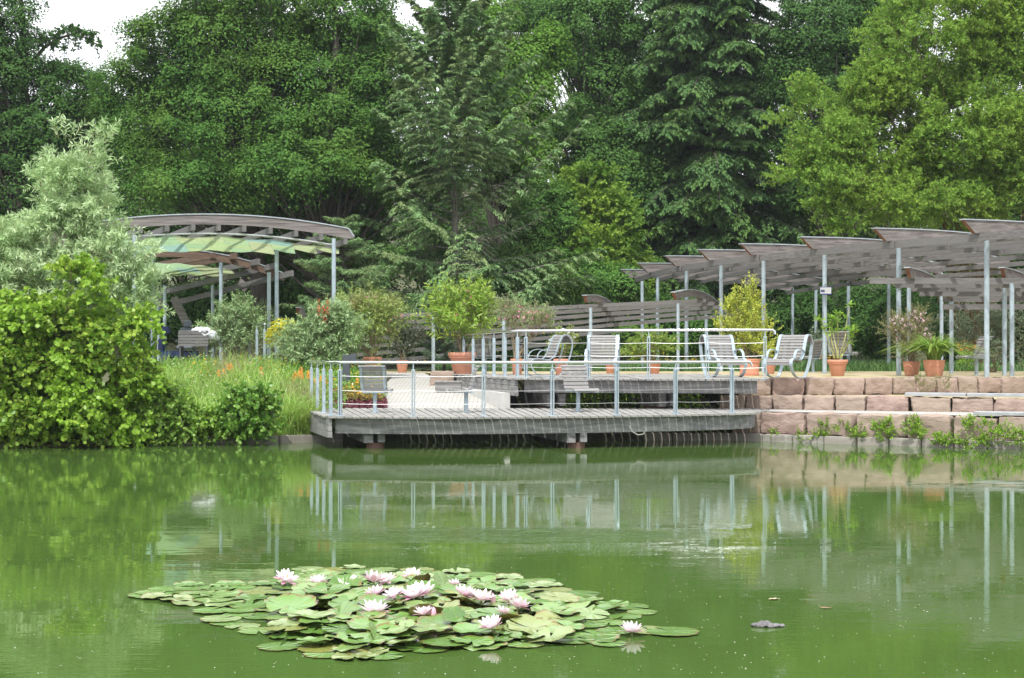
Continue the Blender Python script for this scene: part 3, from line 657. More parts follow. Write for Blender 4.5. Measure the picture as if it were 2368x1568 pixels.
# -- EU sign on a post
sg = thing('sign', 'small white sign with blue star flag on a pergola post', 'sign', (fpts[4].x - .05, fpts[4].y - .26, 1.83 + (V0 - 673.5) / 84))
mb = MB(); mb.box((0, 0, 0), (.315, .012, .205)); mb.build('backing', mat('sign blue', (.03, .06, .30), .4), sg)
mb = MB(); mb.box((0, -.008, .008), (.30, .006, .17)); mb.build('plate', mat('sign white', (.80, .80, .82), .4), sg)
fl = MB(); fl.box((-.08, -.013, -.005), (.10, .004, .066)); fo = fl.build('flag', MATS['sign blue'], sg)
st = MB()
for k in range(12):
    a = k * math.pi / 6; cx, cz = -.08 + .022 * math.cos(a), -.005 + .022 * math.sin(a); pts = []
    for j in range(10):
        rr = .0052 if j % 2 == 0 else .0022; an = math.pi / 2 + j * math.pi / 5; pts.append((cx + rr * math.cos(an), -.0165, cz + rr * math.sin(an)))
    st.prism(pts, (0, .001, 0))
st.build('stars', mat('sign yellow', (.8, .6, .05), .4), fo)
# -- low pergola below it
pl = thing('pergola', 'low wooden pergola at the far right, below the high one', 'pergola', (11, 39, 1.25))
lo = pl.location
for u, d, vt in [(2102, 39.5, 655), (2200, 41.5, 690), (2323, 38.3, 662), (2340, 37.2, 655), (2460, 38, 662)]: post(pl, X(u, d), d, 1.1, H + (V0 - vt) * d / F, .057)
rows = [(650, 2011, 37.5), (659, 2070, 38.0), (668, 2108, 38.6), (679, 2126, 39.3), (692, 2180, 40.0), (710, 2180, 40.7)]
for v, u0_, d in rows:
    mb = MB(); a = P(u0_, v - .5, d + .5); b_ = P(2480, v, d - .2); c_ = P(2900, v - 6, d - 1.5)
    mb.beam(a - lo, b_ - lo, .06, .15); mb.beam(b_ - lo + Vector((-.3, .07, 0)), c_ - lo + Vector((0, .07, 0)), .06, .15); mb.build('purlin', oldwood, pl)
for u in (2103, 2322, 2540):
    A = P(u, 643, 37.6); B = P(u + 112, 703, 40.9); arch_beam(A, B, .10, .24, .1, 'arch_beam', beamwood, pl, cut=.17)
# -- low fan pergola in the middle distance
pm = thing('pergola', 'low wooden pergola whose slats fan out in the middle distance', 'pergola', (0, 47, 1.25)); lo = pm.location
fan = [[(900, 731), (1145, 718), (1356, 708), (1632, 695)], [(900, 748), (1145, 732), (1370, 717), (1650, 702)], [(880, 765), (1145, 747), (1390, 727), (1665, 710)],
       [(860, 783), (1145, 763), (1420, 738), (1680, 719)], [(850, 801), (1145, 779), (1420, 751), (1700, 729)], [(830, 820), (1000, 806), (1200, 788), (1460, 762)], [(820, 836), (960, 829), (1110, 812), (1330, 790)]]
for k, r_ in enumerate(fan):
    mb = MB()
    for i in range(3):
        dd_ = 44.6 + k * .45; a = P(*r_[i], dd_ + i * .8); b_ = P(*r_[i + 1], dd_ + (i + 1) * .8); e = (b_ - a).normalized(); o_ = Vector((0, .07 * (i % 2), 0))
        mb.beam(a - e * .25 + o_ - lo, b_ + o_ - lo, .06, .115)
    mb.build('purlin', oldwood, pm)
for u, d, vt in [(1002, 44.2, 733), (1165, 44.8, 722), (1366, 45.9, 712), (1568, 46.7, 702), (1633, 49.5, 728), (1486, 49, 724)]: post(pm, X(u, d), d, 1.0, H + (V0 - vt) * d / F, .052)
for u, v, u2, v2 in [(1150, 705, 1215, 770), (1356, 700, 1440, 752), (1562, 693, 1665, 722), (690, 728, 712, 790)]:
    A = P(u, v, 44.8); B = P(u2, v2, 48.6); arch_beam(A, B, .25, .2, .10, 'arch_beam', beamwood, pm, cut=.2)
# -- left pavilion with coloured glass
pv = thing('pavilion', 'wooden arched pavilion with coloured glass roof panels at the left', 'pavilion', (-8, 43, 1.25)); lo = pv.location
D0 = 42.7
def poly_beam(top, bot, d, th, name, m, root, capd=None):
    """curved beam given by its top and bottom lines at distance d"""
    lo = root.location; n = len(top); mb = MB(); vs = []
    for (a, b_) in zip(top, bot):
        for q, y in ((b_, 0), (b_, th), (a, th), (a, 0)): p = P(q[0], q[1], d) - lo; vs.append(p + Vector((0, y, 0)))
    fs = [(4 * i + k, 4 * i + (k + 1) % 4, 4 * i + 4 + (k + 1) % 4, 4 * i + 4 + k) for i in range(n - 1) for k in range(4)] + [(0, 3, 2, 1), (4 * n - 4, 4 * n - 3, 4 * n - 2, 4 * n - 1)]
    mb.add(vs, fs); o = mb.build(name, m, root)
    mb = MB(); mb.sweep([P(a[0], a[1] - 1, d) - lo + Vector((0, th / 2, 0)) for a in top], th + .05, .03); mb.build('capping', capm, o); return o
def arcp(u): return 496 + 35 * ((u - 475) / 340) ** 2 * (1 if u > 475 else .9)
us = np.linspace(90, 806, 20)
poly_beam([(u, arcp(u)) for u in us] + [(819, 548)], [(u, arcp(u) + (23 if u > 160 else 23 * (u - 70) / 90)) for u in us] + [(818, 551)], D0, .14, 'arch_beam', beamwood, pv)
ends = [(597, 531), (664, 530), (724, 532), (782, 536), (838, 541), (893, 548), (945, 558)]
for k, u in enumerate([210, 268, 327, 388, 448, 507, 566, 627, 686, 744, 800]):
    v = arcp(u) + 30; a = P(u, v, D0 - .25); b_ = P(u - 70, v + 26, D0 + 6.3); mb = MB(); mb.beam(a - lo, b_ - lo, .09, .17); mb.build('purlin', oldwood, pv)
for k in range(5):   # slim white carrier rails under the purlins
    mb = MB(); mb.tube([P(u, arcp(u) + 42 + k * .5, D0 + .15 + k * .75) - lo - Vector((0, 0, .02)) for u in np.linspace(230, 770, 14)], .02, 6); mb.build('carrier_rail', mat('white steel', (.7, .72, .74), .4), pv, smooth=True)
def glassm(nm, c):
    m = bpy.data.materials.new(nm); m.use_nodes = True; t = m.node_tree; b = t.nodes['Principled BSDF']
    b.inputs['Base Color'].default_value = (*c, 1); b.inputs['Roughness'].default_value = .15
    tl = N(t, 'ShaderNodeBsdfTranslucent'); tl.inputs[0].default_value = (*c, 1); tp_ = N(t, 'ShaderNodeBsdfTransparent'); tp_.inputs[0].default_value = (*[min(1, k * 1.3) for k in c], 1)
    a = N(t, 'ShaderNodeMixShader'); a.inputs[0].default_value = .75; t.links.new(b.outputs[0], a.inputs[1]); t.links.new(tl.outputs[0], a.inputs[2])
    e = N(t, 'ShaderNodeMixShader'); e.inputs[0].default_value = .25; t.links.new(a.outputs[0], e.inputs[1]); t.links.new(tp_.outputs[0], e.inputs[2]); t.links.new(e.outputs[0], t.nodes['Material Output'].inputs[0]); return m
GL = [glassm('lime glass', (.60, .69, .48)), glassm('green glass', (.55, .67, .50)), glassm('blue glass', (.51, .65, .59)), glassm('olive glass', (.63, .68, .50))]
def glass_roof(u0_, u1_, ncol, nrow, dA, dB, zf, seed, shear=0, steps=(1.0,)):
    rnd = random.Random(seed)
    for i in range(ncol):
        for j in range(nrow):
            if j > (nrow - 1) * steps[min(i, len(steps) - 1)]: continue
            K = 5; vs = []; fs = []
            for a in range(K + 1):
                for b_ in range(3):
                    fa = (i + a / K * .985) / ncol; fb = (j + b_ / 2 * .97) / nrow; d = dA + (dB - dA) * fb; u = u0_ + (u1_ - u0_) * fa - shear * fb
                    p = Vector((X(u, dA), d, zf(fa, fb) - .012 * math.sin(math.pi * (a / K)) + .022 * math.sin(6.283 * (fa * 4.5 + fb * 1.5)))); vs.append(p - lo)
            n = len(vs); vs += [v + Vector((0, 0, .008)) for v in vs]
            for a in range(K):
                for b_ in range(2): q = (a * 3 + b_, (a + 1) * 3 + b_, (a + 1) * 3 + b_ + 1, a * 3 + b_ + 1); fs += [q, tuple(n + z for z in q[::-1])]
            mb = MB(); mb.add(vs, fs); c = rnd.choice([0, 0, 0, 1, 1, 1, 3, 2]) if i > ncol * .25 else rnd.choice([0, 1, 1, 2])
            mb.build('glass_panel', GL[3 if i >= ncol - 2 else c], pv, smooth=True)
glass_roof(240, 785, 10, 4, D0 + .25, D0 + 4.6, lambda a, b_: 5.12 - .50 * max(0, a - .38) ** 2 * 2.0 - .12 * b_ - .4 * max(0, .3 - a), 3, shear=40, steps=(1, 1, 1, 1, 1, 1, 1, .7, .4, .1))
glass_roof(290, 535, 5, 3, 50.0, 54.5, lambda a, b_: 4.78 - .5 * max(0, a - .3) ** 2 - .18 * b_, 9, shear=20, steps=(1, 1, 1, 1, .6))
# rear arch of the pavilion, warm underside
arc2 = lambda u: 577 + 56 * (max(0, u - 400) / 258) ** 1.9
us = np.linspace(220, 655, 14)
poly_beam([(u, arc2(u)) for u in us] + [(664, 630)], [(u, arc2(u) + 17) for u in us] + [(663, 635)], 49.5, .14, 'arch_beam', warmwood, pv)
for a, b_, m_ in [((545, 592, 49.2), (400, 622, 54), warmwood), ((495, 591, 49.3), (370, 612, 54), warmwood), ((640, 614, 49), (352, 682, 56), oldwood), ((676, 632, 48.6), (402, 702, 56), oldwood), ((598, 605, 49), (440, 638, 55), oldwood)]:
    mb = MB(); mb.beam(P(*a) - lo, P(*b_) - lo, .11, .19); mb.build('purlin', m_, pv)
for a, b_ in [((552, 652, 52), (572, 668, 52)), ((402, 688, 53), (434, 752, 53)), ((360, 690, 54), (384, 712, 54))]:
    mb = MB(); mb.beam(P(*a) - lo, P(*b_) - lo, .12, .28, up=Vector((0, 1, 0)).cross((P(*b_) - P(*a)).normalized())); mb.build('brace', beamwood, pv)
for u, d, vt in [(311, 42.6, 543), (640, 44.4, 578), (772, 42.5, 552), (622, 45.5, 630), (511, 49.3, 607), (492, 52.5, 660), (353, 46.5, 573), (381, 51, 660), (367, 55, 690), (20, 42.6, 560), (160, 46, 560), (-60, 44, 550)]:
    post(pv, X(u, d), d, .9, H + (V0 - vt) * d / F, .06)
poly_beam([(-60, 540), (60, 533), (150, 545)], [(-60, 562), (60, 556), (150, 566)], 46, .14, 'arch_beam', beamwood, pv)

# ------------------------------------------------------------------ seats
LP = [(.48, 0), (.63, .085), (.725, .205), (.752, .31), (.725, .385), (.655, .425), (.54, .425), (.42, .405), (.32, .395), (.24, .425), (.18, .5), (.13, .63), (.085, .76), (.036, .88), (-.01, .94), (-.07, .965), (-.15, .94), (-.21, .87), (-.236, .775), (-.22, .63), (-.17, .45), (-.11, .29), (0, .12), (.07, .035), (.12, 0)]
def smooth_path(p, closed=False, it=2):
    p = [Vector((a[0], 0, a[1])) for a in p]
    for _ in range(it):
        q = []; n = len(p)
        for i in range(n if closed else n - 1):
            a, b_ = p[i], p[(i + 1) % n]; q += [a.lerp(b_, .25), a.lerp(b_, .75)]
        p = q if closed else [p[0]] + q + [p[-1]]
    return p
def slats(mb, path, w, sw, gap, th, off, sign=1):
    """slats of width sw laid along the path (x-z plane), running across y"""
    L_ = [0]
    for a, b_ in zip(path, path[1:]): L_.append(L_[-1] + (b_ - a).length)
    def at(s_):
        i = max(0, min(len(path) - 2, int(np.searchsorted(L_, s_)) - 1)); return path[i].lerp(path[i + 1], (s_ - L_[i]) / max(1e-6, L_[i + 1] - L_[i]))
    s_ = sw / 2
    while s_ < L_[-1]:
        p = at(s_); d = (at(min(s_ + .02, L_[-1])) - at(max(0, s_ - .02))).normalized(); n_ = Vector((-d.z, 0, d.x)) * sign
        M = Matrix((d, Vector((0, 1, 0)), n_)).transposed(); mb.box(p + n_ * off, (sw, w, th), M=M); s_ += sw + gap
def make_lounger(label):
    root = thing('curved_lounger', label, 'lounger', (0, 0, 0), 'curved slatted loungers on the upper deck')
    loop = smooth_path(LP, True)
    for s_ in (-1, 1):
        mb = MB(); mb.sweep([p + Vector((0, s_ * .33, 0)) for p in loop], .075, .014, side=(0, 1, 0), closed=True); mb.build('side_frame', zinc, root, smooth=True)
        arm = smooth_path([(.60, .44), (.585, .52), (.53, .585), (.435, .625), (.33, .635), (.24, .615), (.14, .57)])
        mb = MB(); mb.sweep([p + Vector((0, s_ * .345, 0)) for p in arm], .06, .012, side=(0, 1, 0)); mb.build('armrest', zinc, root, smooth=True)
    seat = smooth_path([(.745, .27), (.752, .31), (.725, .385), (.655, .425), (.54, .425), (.42, .405), (.32, .395), (.25, .42)])
    back = smooth_path([(.215, .45), (.18, .5), (.13, .63), (.085, .76), (.036, .88), (-.01, .94), (-.07, .965), (-.15, .94), (-.21, .87), (-.236, .775)])
    mb = MB(); slats(mb, seat, .73, .056, .017, .026, -.020, -1); mb.build('seat', slatwood, root, bevel=.004)
    mb = MB(); slats(mb, back, .73, .056, .017, .026, -.020, -1); mb.build('backrest', slatwood, root, bevel=.004)
    return root
def place_f(u, d, z, fx, fy): return (X(u, d), d, z), math.atan2(fy, fx)     # local +x is forward
lounge = make_lounger('curved slatted lounger in profile facing left, left end of the upper deck')
lpos = [(1265, 34.3, -.96, -.285), (1393, 34.4, -.14, -.99), (1672, 34.2, .30, -.95), (1822, 33.9, -.62, -.785)]
llab = [None, 'curved slatted lounger facing the pond straight on, in front of the small pot', 'curved slatted lounger turned slightly right, left of the big lime bush', 'curved slatted lounger beside the end of the upper railing, right of the lime bush']
for k, (u, d, fx, fy) in enumerate(lpos):
    loc, rz = place_f(u, d, 1.272, fx, fy); c = Vector(loc) - Vector((math.cos(rz), math.sin(rz), 0)) * .26
    if k == 0: lounge.location = c; lounge.rotation_euler = (0, 0, rz)
    else: dup(lounge, c, rz, llab[k])
def make_pedestal(label, w=.56):
    root = thing('pedestal_seat', label, 'seat', (0, 0, 0), 'slatted seats on steel columns')
    pr_ = smooth_path([(.40, .425), (.385, .455), (.33, .462), (.18, .445), (.0, .435), (-.06, .455), (-.09, .52), (-.13, .67), (-.17, .84), (-.20, .90), (-.25, .935), (-.31, .93)])
    cut = next(i for i, p in enumerate(pr_) if p.x < -.05)
    mb = MB(); slats(mb, pr_[:cut + 1], w, .062, .016, .028, 0, -1); mb.build('seat', slatwood, root, bevel=.004)
    mb = MB(); slats(mb, pr_[cut + 1:], w, .062, .016, .028, 0, -1); mb.build('backrest', slatwood, root, bevel=.004)
    for s_ in (-1, 1):
        mb = MB(); mb.sweep([p + Vector((-.01 if i > cut else 0, s_ * (w / 2 - .045), -.024 if i <= cut else 0)) + (Vector((-.012, 0, 0)) if i > cut else Vector()) for i, p in enumerate(pr_)], .05, .012, side=(0, 1, 0)); mb.build('support_strip', zinc, root, smooth=True)
    mb = MB(); mb.tube([(0, 0, .0), (0, 0, .40)], .042, 16); mb.lathe([(.11, .0), (.11, .012)], 20); mb.box((0, 0, .405), (.3, w - .1, .018)); mb.build('column', zinc, root, smooth=True)
    return root
ped = make_pedestal('slatted seat on the lower deck seen from behind, by the yellow flowers')
def setp(o, u, v, z, rz, sc=1): g = G(u, v, z); o.location = g; o.rotation_euler = (0, 0, rz); o.scale = (sc,) * 3
setp(ped, 867, 954, .622, R(80))
for lab, u, v, z, rz, sc, d in [('slatted seat on the lower deck seen from the side, facing left', 1078, 953, .622, R(186), 1, 0), ('slatted seat on the lower deck facing the pond, in front of the dark hollow', 1337, 951.5, .622, R(-66), 1, 0),
                            ('slatted seat behind the largest terracotta pot', 1122, 0, 1.25, R(60), 1.05, 41), ('broad slatted seat behind the spindly potted plant', 1945, 0, 1.25, R(60), 1.25, 43.5),
                            ('slatted seat at the far right between the pergola posts, facing left', 2258, 0, 1.25, R(190), 1.05, 38.5), ('slatted seat just behind the right lounger, mostly hidden', 1880, 0, 1.25, R(130), 1.0, 44.5)]:
    c = dup(ped, (X(u, d), d, z) if d else G(u, v, z), rz, lab, scale=sc)

# ------------------------------------------------------------------ pots and potted plants
def pot_mesh(r, h, style=0):
    mb = MB(); k = r
    if style == 0: pf = [(.60, 0), (.63, .02), (.80, .62), (.82, .64), (.80, .66), (.86, .74), (.93, .75), (.95, .78), (.93, .80), (.96, .82), (1.0, .86), (1.0, .97), (.97, 1.0), (.88, 1.0), (.86, .92), (.0, .91)]
    else: pf = [(.84, 0), (.86, .12), (.89, .13), (.89, .16), (.86, .17), (.87, .5), (.92, .78), (.98, .80), (.98, .83), (.96, .85), (1.0, .92), (1.0, .98), (.97, 1.0), (.9, 1.0), (.88, .9), (0, .89)]
    if style == 2: pf = [(.70, 0), (.72, .02), (.90, .60), (.93, .61), (.93, .64), (.905, .65), (.97, .97), (1.0, 1.0), (.9, 1.0), (.88, .92), (0, .91)]
    mb.lathe([(a * k, b_ * h) for a, b_ in pf], 32); return mb
def potted(name, label, u, vb, d, r, h, style=0, z=1.25, cat='potted plant'):
    loc = Vector((X(u, d), d, z)); root = thing(name, label, cat, loc, 'plants in terracotta pots')
    pot_mesh(r, h, style).build('pot', terra, root, smooth=True)
    mb = MB(); mb.lathe([(r * .86, h * .925), (0.02, h * .93)], 20); mb.build('potting_soil', soil, root)
    return root, np.array(loc), h
def oleander(label, u, d, r, h, lobes, n, fl, nb=30, style=0, m=lm_olea, z=1.25, fm=pinkm, per=16, name='potted_oleander', lo=.3, lf=.12, wd=.022, ln=.45, up=.9, main=14, yl=60, T=T4, droop=.15):
    root, base, ph = potted(name, label, u, 0, d, r, h, style, z)
    lb = [lobe(*q) for q in lobes]; b2 = base + np.array([0, 0, ph * .9])
    # parts share the pot's root, so shift into its frame
    lbr = [(c - b2 + np.array([0, 0, 0]), q) for c, q in lb]
    holder = root
    def run(fn): 
        before = set(holder.children); fn()
        for o in holder.children:
            if o not in before: o.location.z += ph * .9
    run(lambda: shoots('', '', '', [(c, q) for c, q in lb], b2, n, ln, per, lf, wd, m, up=up, droop=droop, lo=lo, root=holder, main=main, T=T, r=.006))
    if fl: run(lambda: blossoms('blossoms', lb, b2, fl, .04, fm, holder, per=9))
    if yl: run(lambda: blossoms('yellowed_leaves', lb, b2, yl, .07, lm_yel, holder, per=1, lo=.5, topbias=2))
    return root
oleander('broad pink oleander in a pot, left, above the yellow flowers', 861, 41, .26, .46, [(845, 765, 62, 60, 41), (900, 745, 38, 45, 41), (810, 730, 40, 40, 41), (860, 720, 50, 35, 41)], 420, 60, lf=.15, wd=.028, ln=.5)
oleander('largest terracotta pot with a tall oleander turning yellow', 1069, 39.5, .37, .58, [(1062, 755, 55, 45, 39.5), (1010, 745, 26, 28, 39.5), (1108, 735, 28, 36, 39.5), (1075, 705, 26, 34, 39.5), (1040, 720, 20, 25, 39.5)], 190, 26, up=1.25, lo=.05, m=leafmat('yellowing oleander', (.18, .35, .04), (.38, .50, .08), .35, .4, .4), yl=90, lf=.20, wd=.04, per=20, ln=.78)
oleander('sparse pink oleander left of the profile lounger', 1196, 38, .17, .42, [(1215, 740, 55, 22, 38), (1180, 725, 32, 22, 38), (1250, 750, 28, 20, 38)], 150, 40, m=leafmat('pale oleander', (.20, .27, .10), (.32, .38, .17), .3, .5, .4), fm=pinkm, yl=8, main=22, lf=.10)
oleander('flowering pot with white and pink blooms behind the profile lounger', 1298, 37.5, .20, .42, [(1297, 800, 28, 24, 37.5), (1310, 780, 22, 20, 37.5)], 110, 30, m=lm_olea, fm=leafmat('white blossom', (.75, .78, .85), (.8, .8, .8), .3), yl=30, ln=.2, lf=.07)
oleander('small pot of light green shrub in the middle of the path', 1513, 41, .20, .36, [(1500, 805, 50, 25, 41), (1540, 800, 30, 22, 41), (1470, 815, 35, 14, 41), (1505, 780, 40, 18, 41)], 260, 0, m=leafmat('light shrub leaves', (.17, .30, .04), (.30, .42, .07), .35), fm=yellowm, yl=20, ln=.3, lf=.07, wd=.03, droop=.35)
oleander('small pot half hidden behind the front facing lounger', 1412, 42, .18, .36, [(1412, 815, 20, 15, 42)], 40, 0, yl=3, ln=.2, lf=.07, m=lm_fresh)
oleander('bulging pot with a tall lime green bush between the two right loungers', 1733, 37.6, .275, .42, [(1725, 760, 38, 45, 37.6), (1708, 710, 16, 45, 37.6), (1742, 700, 14, 50, 37.6), (1684, 765, 22, 30, 37.6), (1768, 770, 22, 30, 37.6), (1742, 808, 42, 16, 37.6), (1680, 715, 10, 14, 37.6)], 330, 0, style=1, m=lm_lime, yl=60, per=18, lf=.065, wd=.032, ln=.42, up=1.5, name='potted_bush', main=16)
oleander('small pot behind the right lounger', 1780, 41, .19, .36, [(1780, 815, 25, 18, 41)], 50, 0, yl=3, ln=.2, lf=.07, m=lm_lime, name='potted_bush')
oleander('dark leafed little tree in a plain pot behind the lower deck', 930, 43.5, .17, .36, [(930, 795, 32, 32, 43.5), (920, 760, 22, 20, 43.5), (955, 775, 22, 22, 43.5)], 260, 0, style=2, m=lm_cit, yl=0, lf=.06, wd=.035, ln=.25, name='potted_tree', main=6)
oleander('pink and white flowering shrub in a pot by the right terrace', 2108, 37.6, .22, .36, [(2105, 780, 42, 40, 37.6), (2120, 745, 28, 25, 37.6), (2075, 760, 25, 28, 37.6), (2098, 815, 18, 25, 37.6)], 330, 95, m=leafmat('fine shrub leaves', (.20, .22, .08), (.30, .32, .12), .3), fm=pinkw, yl=0, lf=.07, wd=.014, ln=.4, style=2, main=20)
# spindly plant with bare green stems and leaf tufts
root, base, ph = potted('potted_plant', 'terracotta pot of bare upright stems with leafy tips by the signed post', 1937, 0, 37.3, .255, .40, 0)
b0 = base + np.array([0, 0, .37]); paths = []; tips_ = []
for q in [[(1925, 815), (1912, 780), (1903, 745), (1893, 738)], [(1930, 815), (1922, 785), (1918, 755), (1922, 742)], [(1938, 815), (1938, 780), (1937, 750), (1938, 728)], [(1944, 815), (1955, 780), (1957, 745), (1966, 705)], [(1948, 815), (1962, 790), (1970, 770), (1972, 758)], [(1936, 815), (1928, 780), (1925, 760), (1924, 735)], [(1950, 818), (1958, 800), (1972, 785), (1976, 765)]]:
    pts = [np.array(P(u, v, 37.3 + random.uniform(-.15, .15))) for u, v in [(1937 + (q[0][0] - 1937) * .6, 829)] + q]; pts = np.array(pts) - base; ss = np.linspace(0, 4, 12); pp = np.stack([np.interp(ss, range(5), pts[:, k]) for k in range(3)], 1); paths.append(pp); tips_ += [pp[-1], pp[-1], pp[7], pp[9]]
tubes('stems', np.array(paths), np.broadcast_to(np.linspace(.018, .009, 12), (7, 12)), leafmat('green yellow stem', (.36, .38, .12), (.42, .40, .18), 0), root, 6)
tt = np.array(tips_); ii = np.repeat(np.arange(len(tt)), 12); k = len(ii); dd = unit(rdir(k) * np.array([1, 1, .35]) + UP * .15)
leaves('foliage', tt[ii] + rng.normal(size=(k, 3)) * .02, dd, unit(UP + rng.normal(size=(k, 3)) * .3), .15 * rng.uniform(.6, 1.3, k), .05, lm_fresh, root, T6)
# agapanthus: strap leaves arching out of a pot
root, base, ph = potted('potted_plant', 'terracotta pot overflowing with arching strap leaves at the right', 2160, 0, 36.6, .27, .40, 2)
n = 420; an = rng.uniform(0, 2 * np.pi, n); bs = np.stack([np.cos(an) * .14 * rng.random(n), np.sin(an) * .14 * rng.random(n), np.full(n, .36)], 1)
ribbons('strap_leaves', bs, np.stack([np.cos(an), np.sin(an), 0 * an], 1), rng.uniform(.62, 1.0, n), .052, lm_strap, root, bend=rng.uniform(.45, 1.6, n), k=7)
# bollards
for lab, u, d, z0, vt, w in [('graphite bollard light with offset head by the lower deck', 801, 35.4, .75, 820, .16), ('short graphite box behind the third lounger', 1728, 45.5, 1.2, 0, 0)]:
    if w:
        zt = H + (V0 - vt) * d / F; root = thing('bollard_light', lab, 'bollard', (X(u, d), d, z0)); mb = MB(); mb.box((0, 0, (zt - z0) / 2), (.16, .14, zt - z0)); mb.build('column', darksteel, root, bevel=.004)
        mb = MB(); mb.box((.155, 0, zt - z0 - .085), (.15, .14, .17)); mb.build('lamp_head', darksteel, root, bevel=.004)
# ------------------------------------------------------------------ mobility scooter, wooden couch, white blanket
sc = thing('mobility_scooter', 'blue mobility scooter with grey high seat under the pavilion', 'scooter', (X(425, 45), 45, 1.45)); zt = H + (V0 - 740) * 45 / F - 1.45
gs = mat('grey seat cover', (.10, .12, .14), .7); bl = mat('blue plastic', (.012, .025, .10), .3)
mb = MB(); mb.box((.12, 0, zt - .12), (.24, .12, .22)); mb.build('headrest', gs, sc, bevel=.04)
mb = MB(); mb.box((.12, .02, zt - .50), (.46, .12, .55)); mb.box((.12, -.25, zt - .82), (.48, .5, .12)); mb.build('seat', gs, sc, bevel=.04)
mb = MB(); mb.tube([(-.12, -.2, zt - .62), (-.12, -.5, zt - .62)], .03); mb.tube([(.36, -.2, zt - .62), (.36, -.5, zt - .62)], .03); mb.build('armrest', gs, sc)
mb = MB(); mb.box((-.1, -.1, .32), (1.1, .5, .22)); mb.box((-.62, -.1, .55), (.2, .36, .5)); mb.build('body', bl, sc, bevel=.05)
mb = MB(); mb.tube([(-.6, -.1, .7), (-.5, -.1, zt - .35)], .03); mb.tube([(-.5, -.35, zt - .35), (-.5, .15, zt - .35)], .02); mb.box((-.5, -.1, zt - .3), (.2, .22, .2)); mb.build('tiller', bl, sc)
for x_, y_ in [(-.5, -.35), (-.5, .18), (.4, -.38), (.4, .2)]:
    mb = MB(); mb.tube([(x_, y_ - .04, .15), (x_, y_ + .04, .15)], .15, 18); mb.build('wheel', darksteel, sc)
cu = thing('wooden_couch', 'slatted wooden couch beneath the white blanket', 'bench', (X(452, 43.2), 43.2, 1.62))
mb = MB()
for k in range(5): mb.box((0, -.3, .42 + k * .085), (.84 + .02 * (k % 2), .03, .07))
for k in range(7): mb.box((0, -.26 + k * .09, .82), (.84, .07, .03))
mb.build('seat', oldwood, cu)
for sx_ in (-.38, .38):
    mb = MB(); mb.box((sx_, -.1, .2), (.05, .4, .4)); mb.build('leg', darksteel, cu)
bm = bmesh.new(); bmesh.ops.create_icosphere(bm, subdivisions=4, radius=1)
for v in bm.verts:
    p = v.co; p = Vector((p.x * .42, p.y * .32, p.z * .17)); p += mnoise.noise_vector(p * 6) * .09 + mnoise.noise_vector(p * 15) * .035; p.z -= max(0, p.x) * .28; v.co = p
me = bpy.data.meshes.new('blanket'); bm.to_mesh(me); bm.free(); me.shade_smooth()
o = link('blanket', me, white); o.location = P(476, 771, 43.2); tag(o, 'crumpled white blanket heaped on the wooden couch', 'blanket')

# ------------------------------------------------------------------ woodland
gr = 'trees of the wood behind the garden'
def L_(*a): return [lobe(*q) for q in a]
t1 = broadleaf('alder_tree', 'tall dark tree at the far left edge with a wispy branch reaching right', 'tree', L_((30, 90, 85, 120, 58), (-60, 250, 160, 200, 58), (90, 300, 110, 120, 58), (40, 440, 170, 120, 58), (-100, 60, 150, 160, 58), (130, 200, 70, 60, 58)), (X(65, 58), 58, 1.2), 330, .62, 330, .12, lm_dark, trunk_r=.32, group=gr)
shoots('', '', '', L_((120, 92, 28, 14, 58), (160, 74, 26, 8, 58), (195, 84, 24, 8, 58), (222, 102, 16, 7, 58), (165, 112, 16, 8, 58)), (X(65, 58), 58, 1.2), 130, .32, 14, .13, .08, lm_dark, stem=barkm, up=.5, droop=.3, root=t1, part='side_crown', lo=.1, r=.01)
tubes('side_branch', np.array([[np.array(P(u, v, 58)) - np.array((X(65, 58), 58, 1.2)) for u, v in [(70, 150), (100, 112), (135, 88), (165, 80), (195, 86), (228, 104)]]]), np.array([[.07, .06, .05, .04, .03, .015]]), barkm, t1, 6)
broadleaf('alder_tree', 'lower dark tree filling the wood below the sky gap, upper left', 'tree', L_((120, 170, 50, 30, 60), (205, 185, 50, 30, 60), (240, 230, 60, 60, 60), (160, 330, 90, 110, 60), (260, 320, 60, 90, 60)), (X(150, 60), 60, 1.3), 150, .45, 260, .115, lm_dark, trunk_r=.1, group=gr, lo=.2)
broadleaf('alder_tree', 'broad green alder filling the upper left, its crown in layers', 'tree', L_((470, 120, 190, 110, 56), (560, -20, 200, 110, 56), (380, 200, 120, 70, 56), (520, 300, 230, 110, 55), (440, 420, 170, 60, 54), (700, 200, 150, 120, 56), (330, 380, 80, 80, 56), (300, 250, 90, 130, 57), (560, 160, 260, 180, 58), (450, 330, 230, 160, 58), (620, 420, 150, 90, 57)), (X(600, 56), 56, 1.3), 640, .66, 360, .115, lm_alder, trunk_r=.38, group=gr)
broadleaf('alder_tree', 'broad green alder left of the pale conifer, low spreading limbs', 'tree', L_((800, 60, 170, 120, 57), (760, 300, 150, 100, 54), (860, 230, 120, 110, 56), (700, 400, 170, 60, 53), (900, 400, 90, 110, 55), (560, 450, 90, 40, 54), (780, 180, 200, 180, 58), (800, 400, 200, 120, 57), (930, 120, 90, 120, 59), (700, 560, 200, 90, 58)), (X(760, 55), 55, 1.3), 520, .64, 360, .115, lm_alder, trunk_r=.36, group=gr)
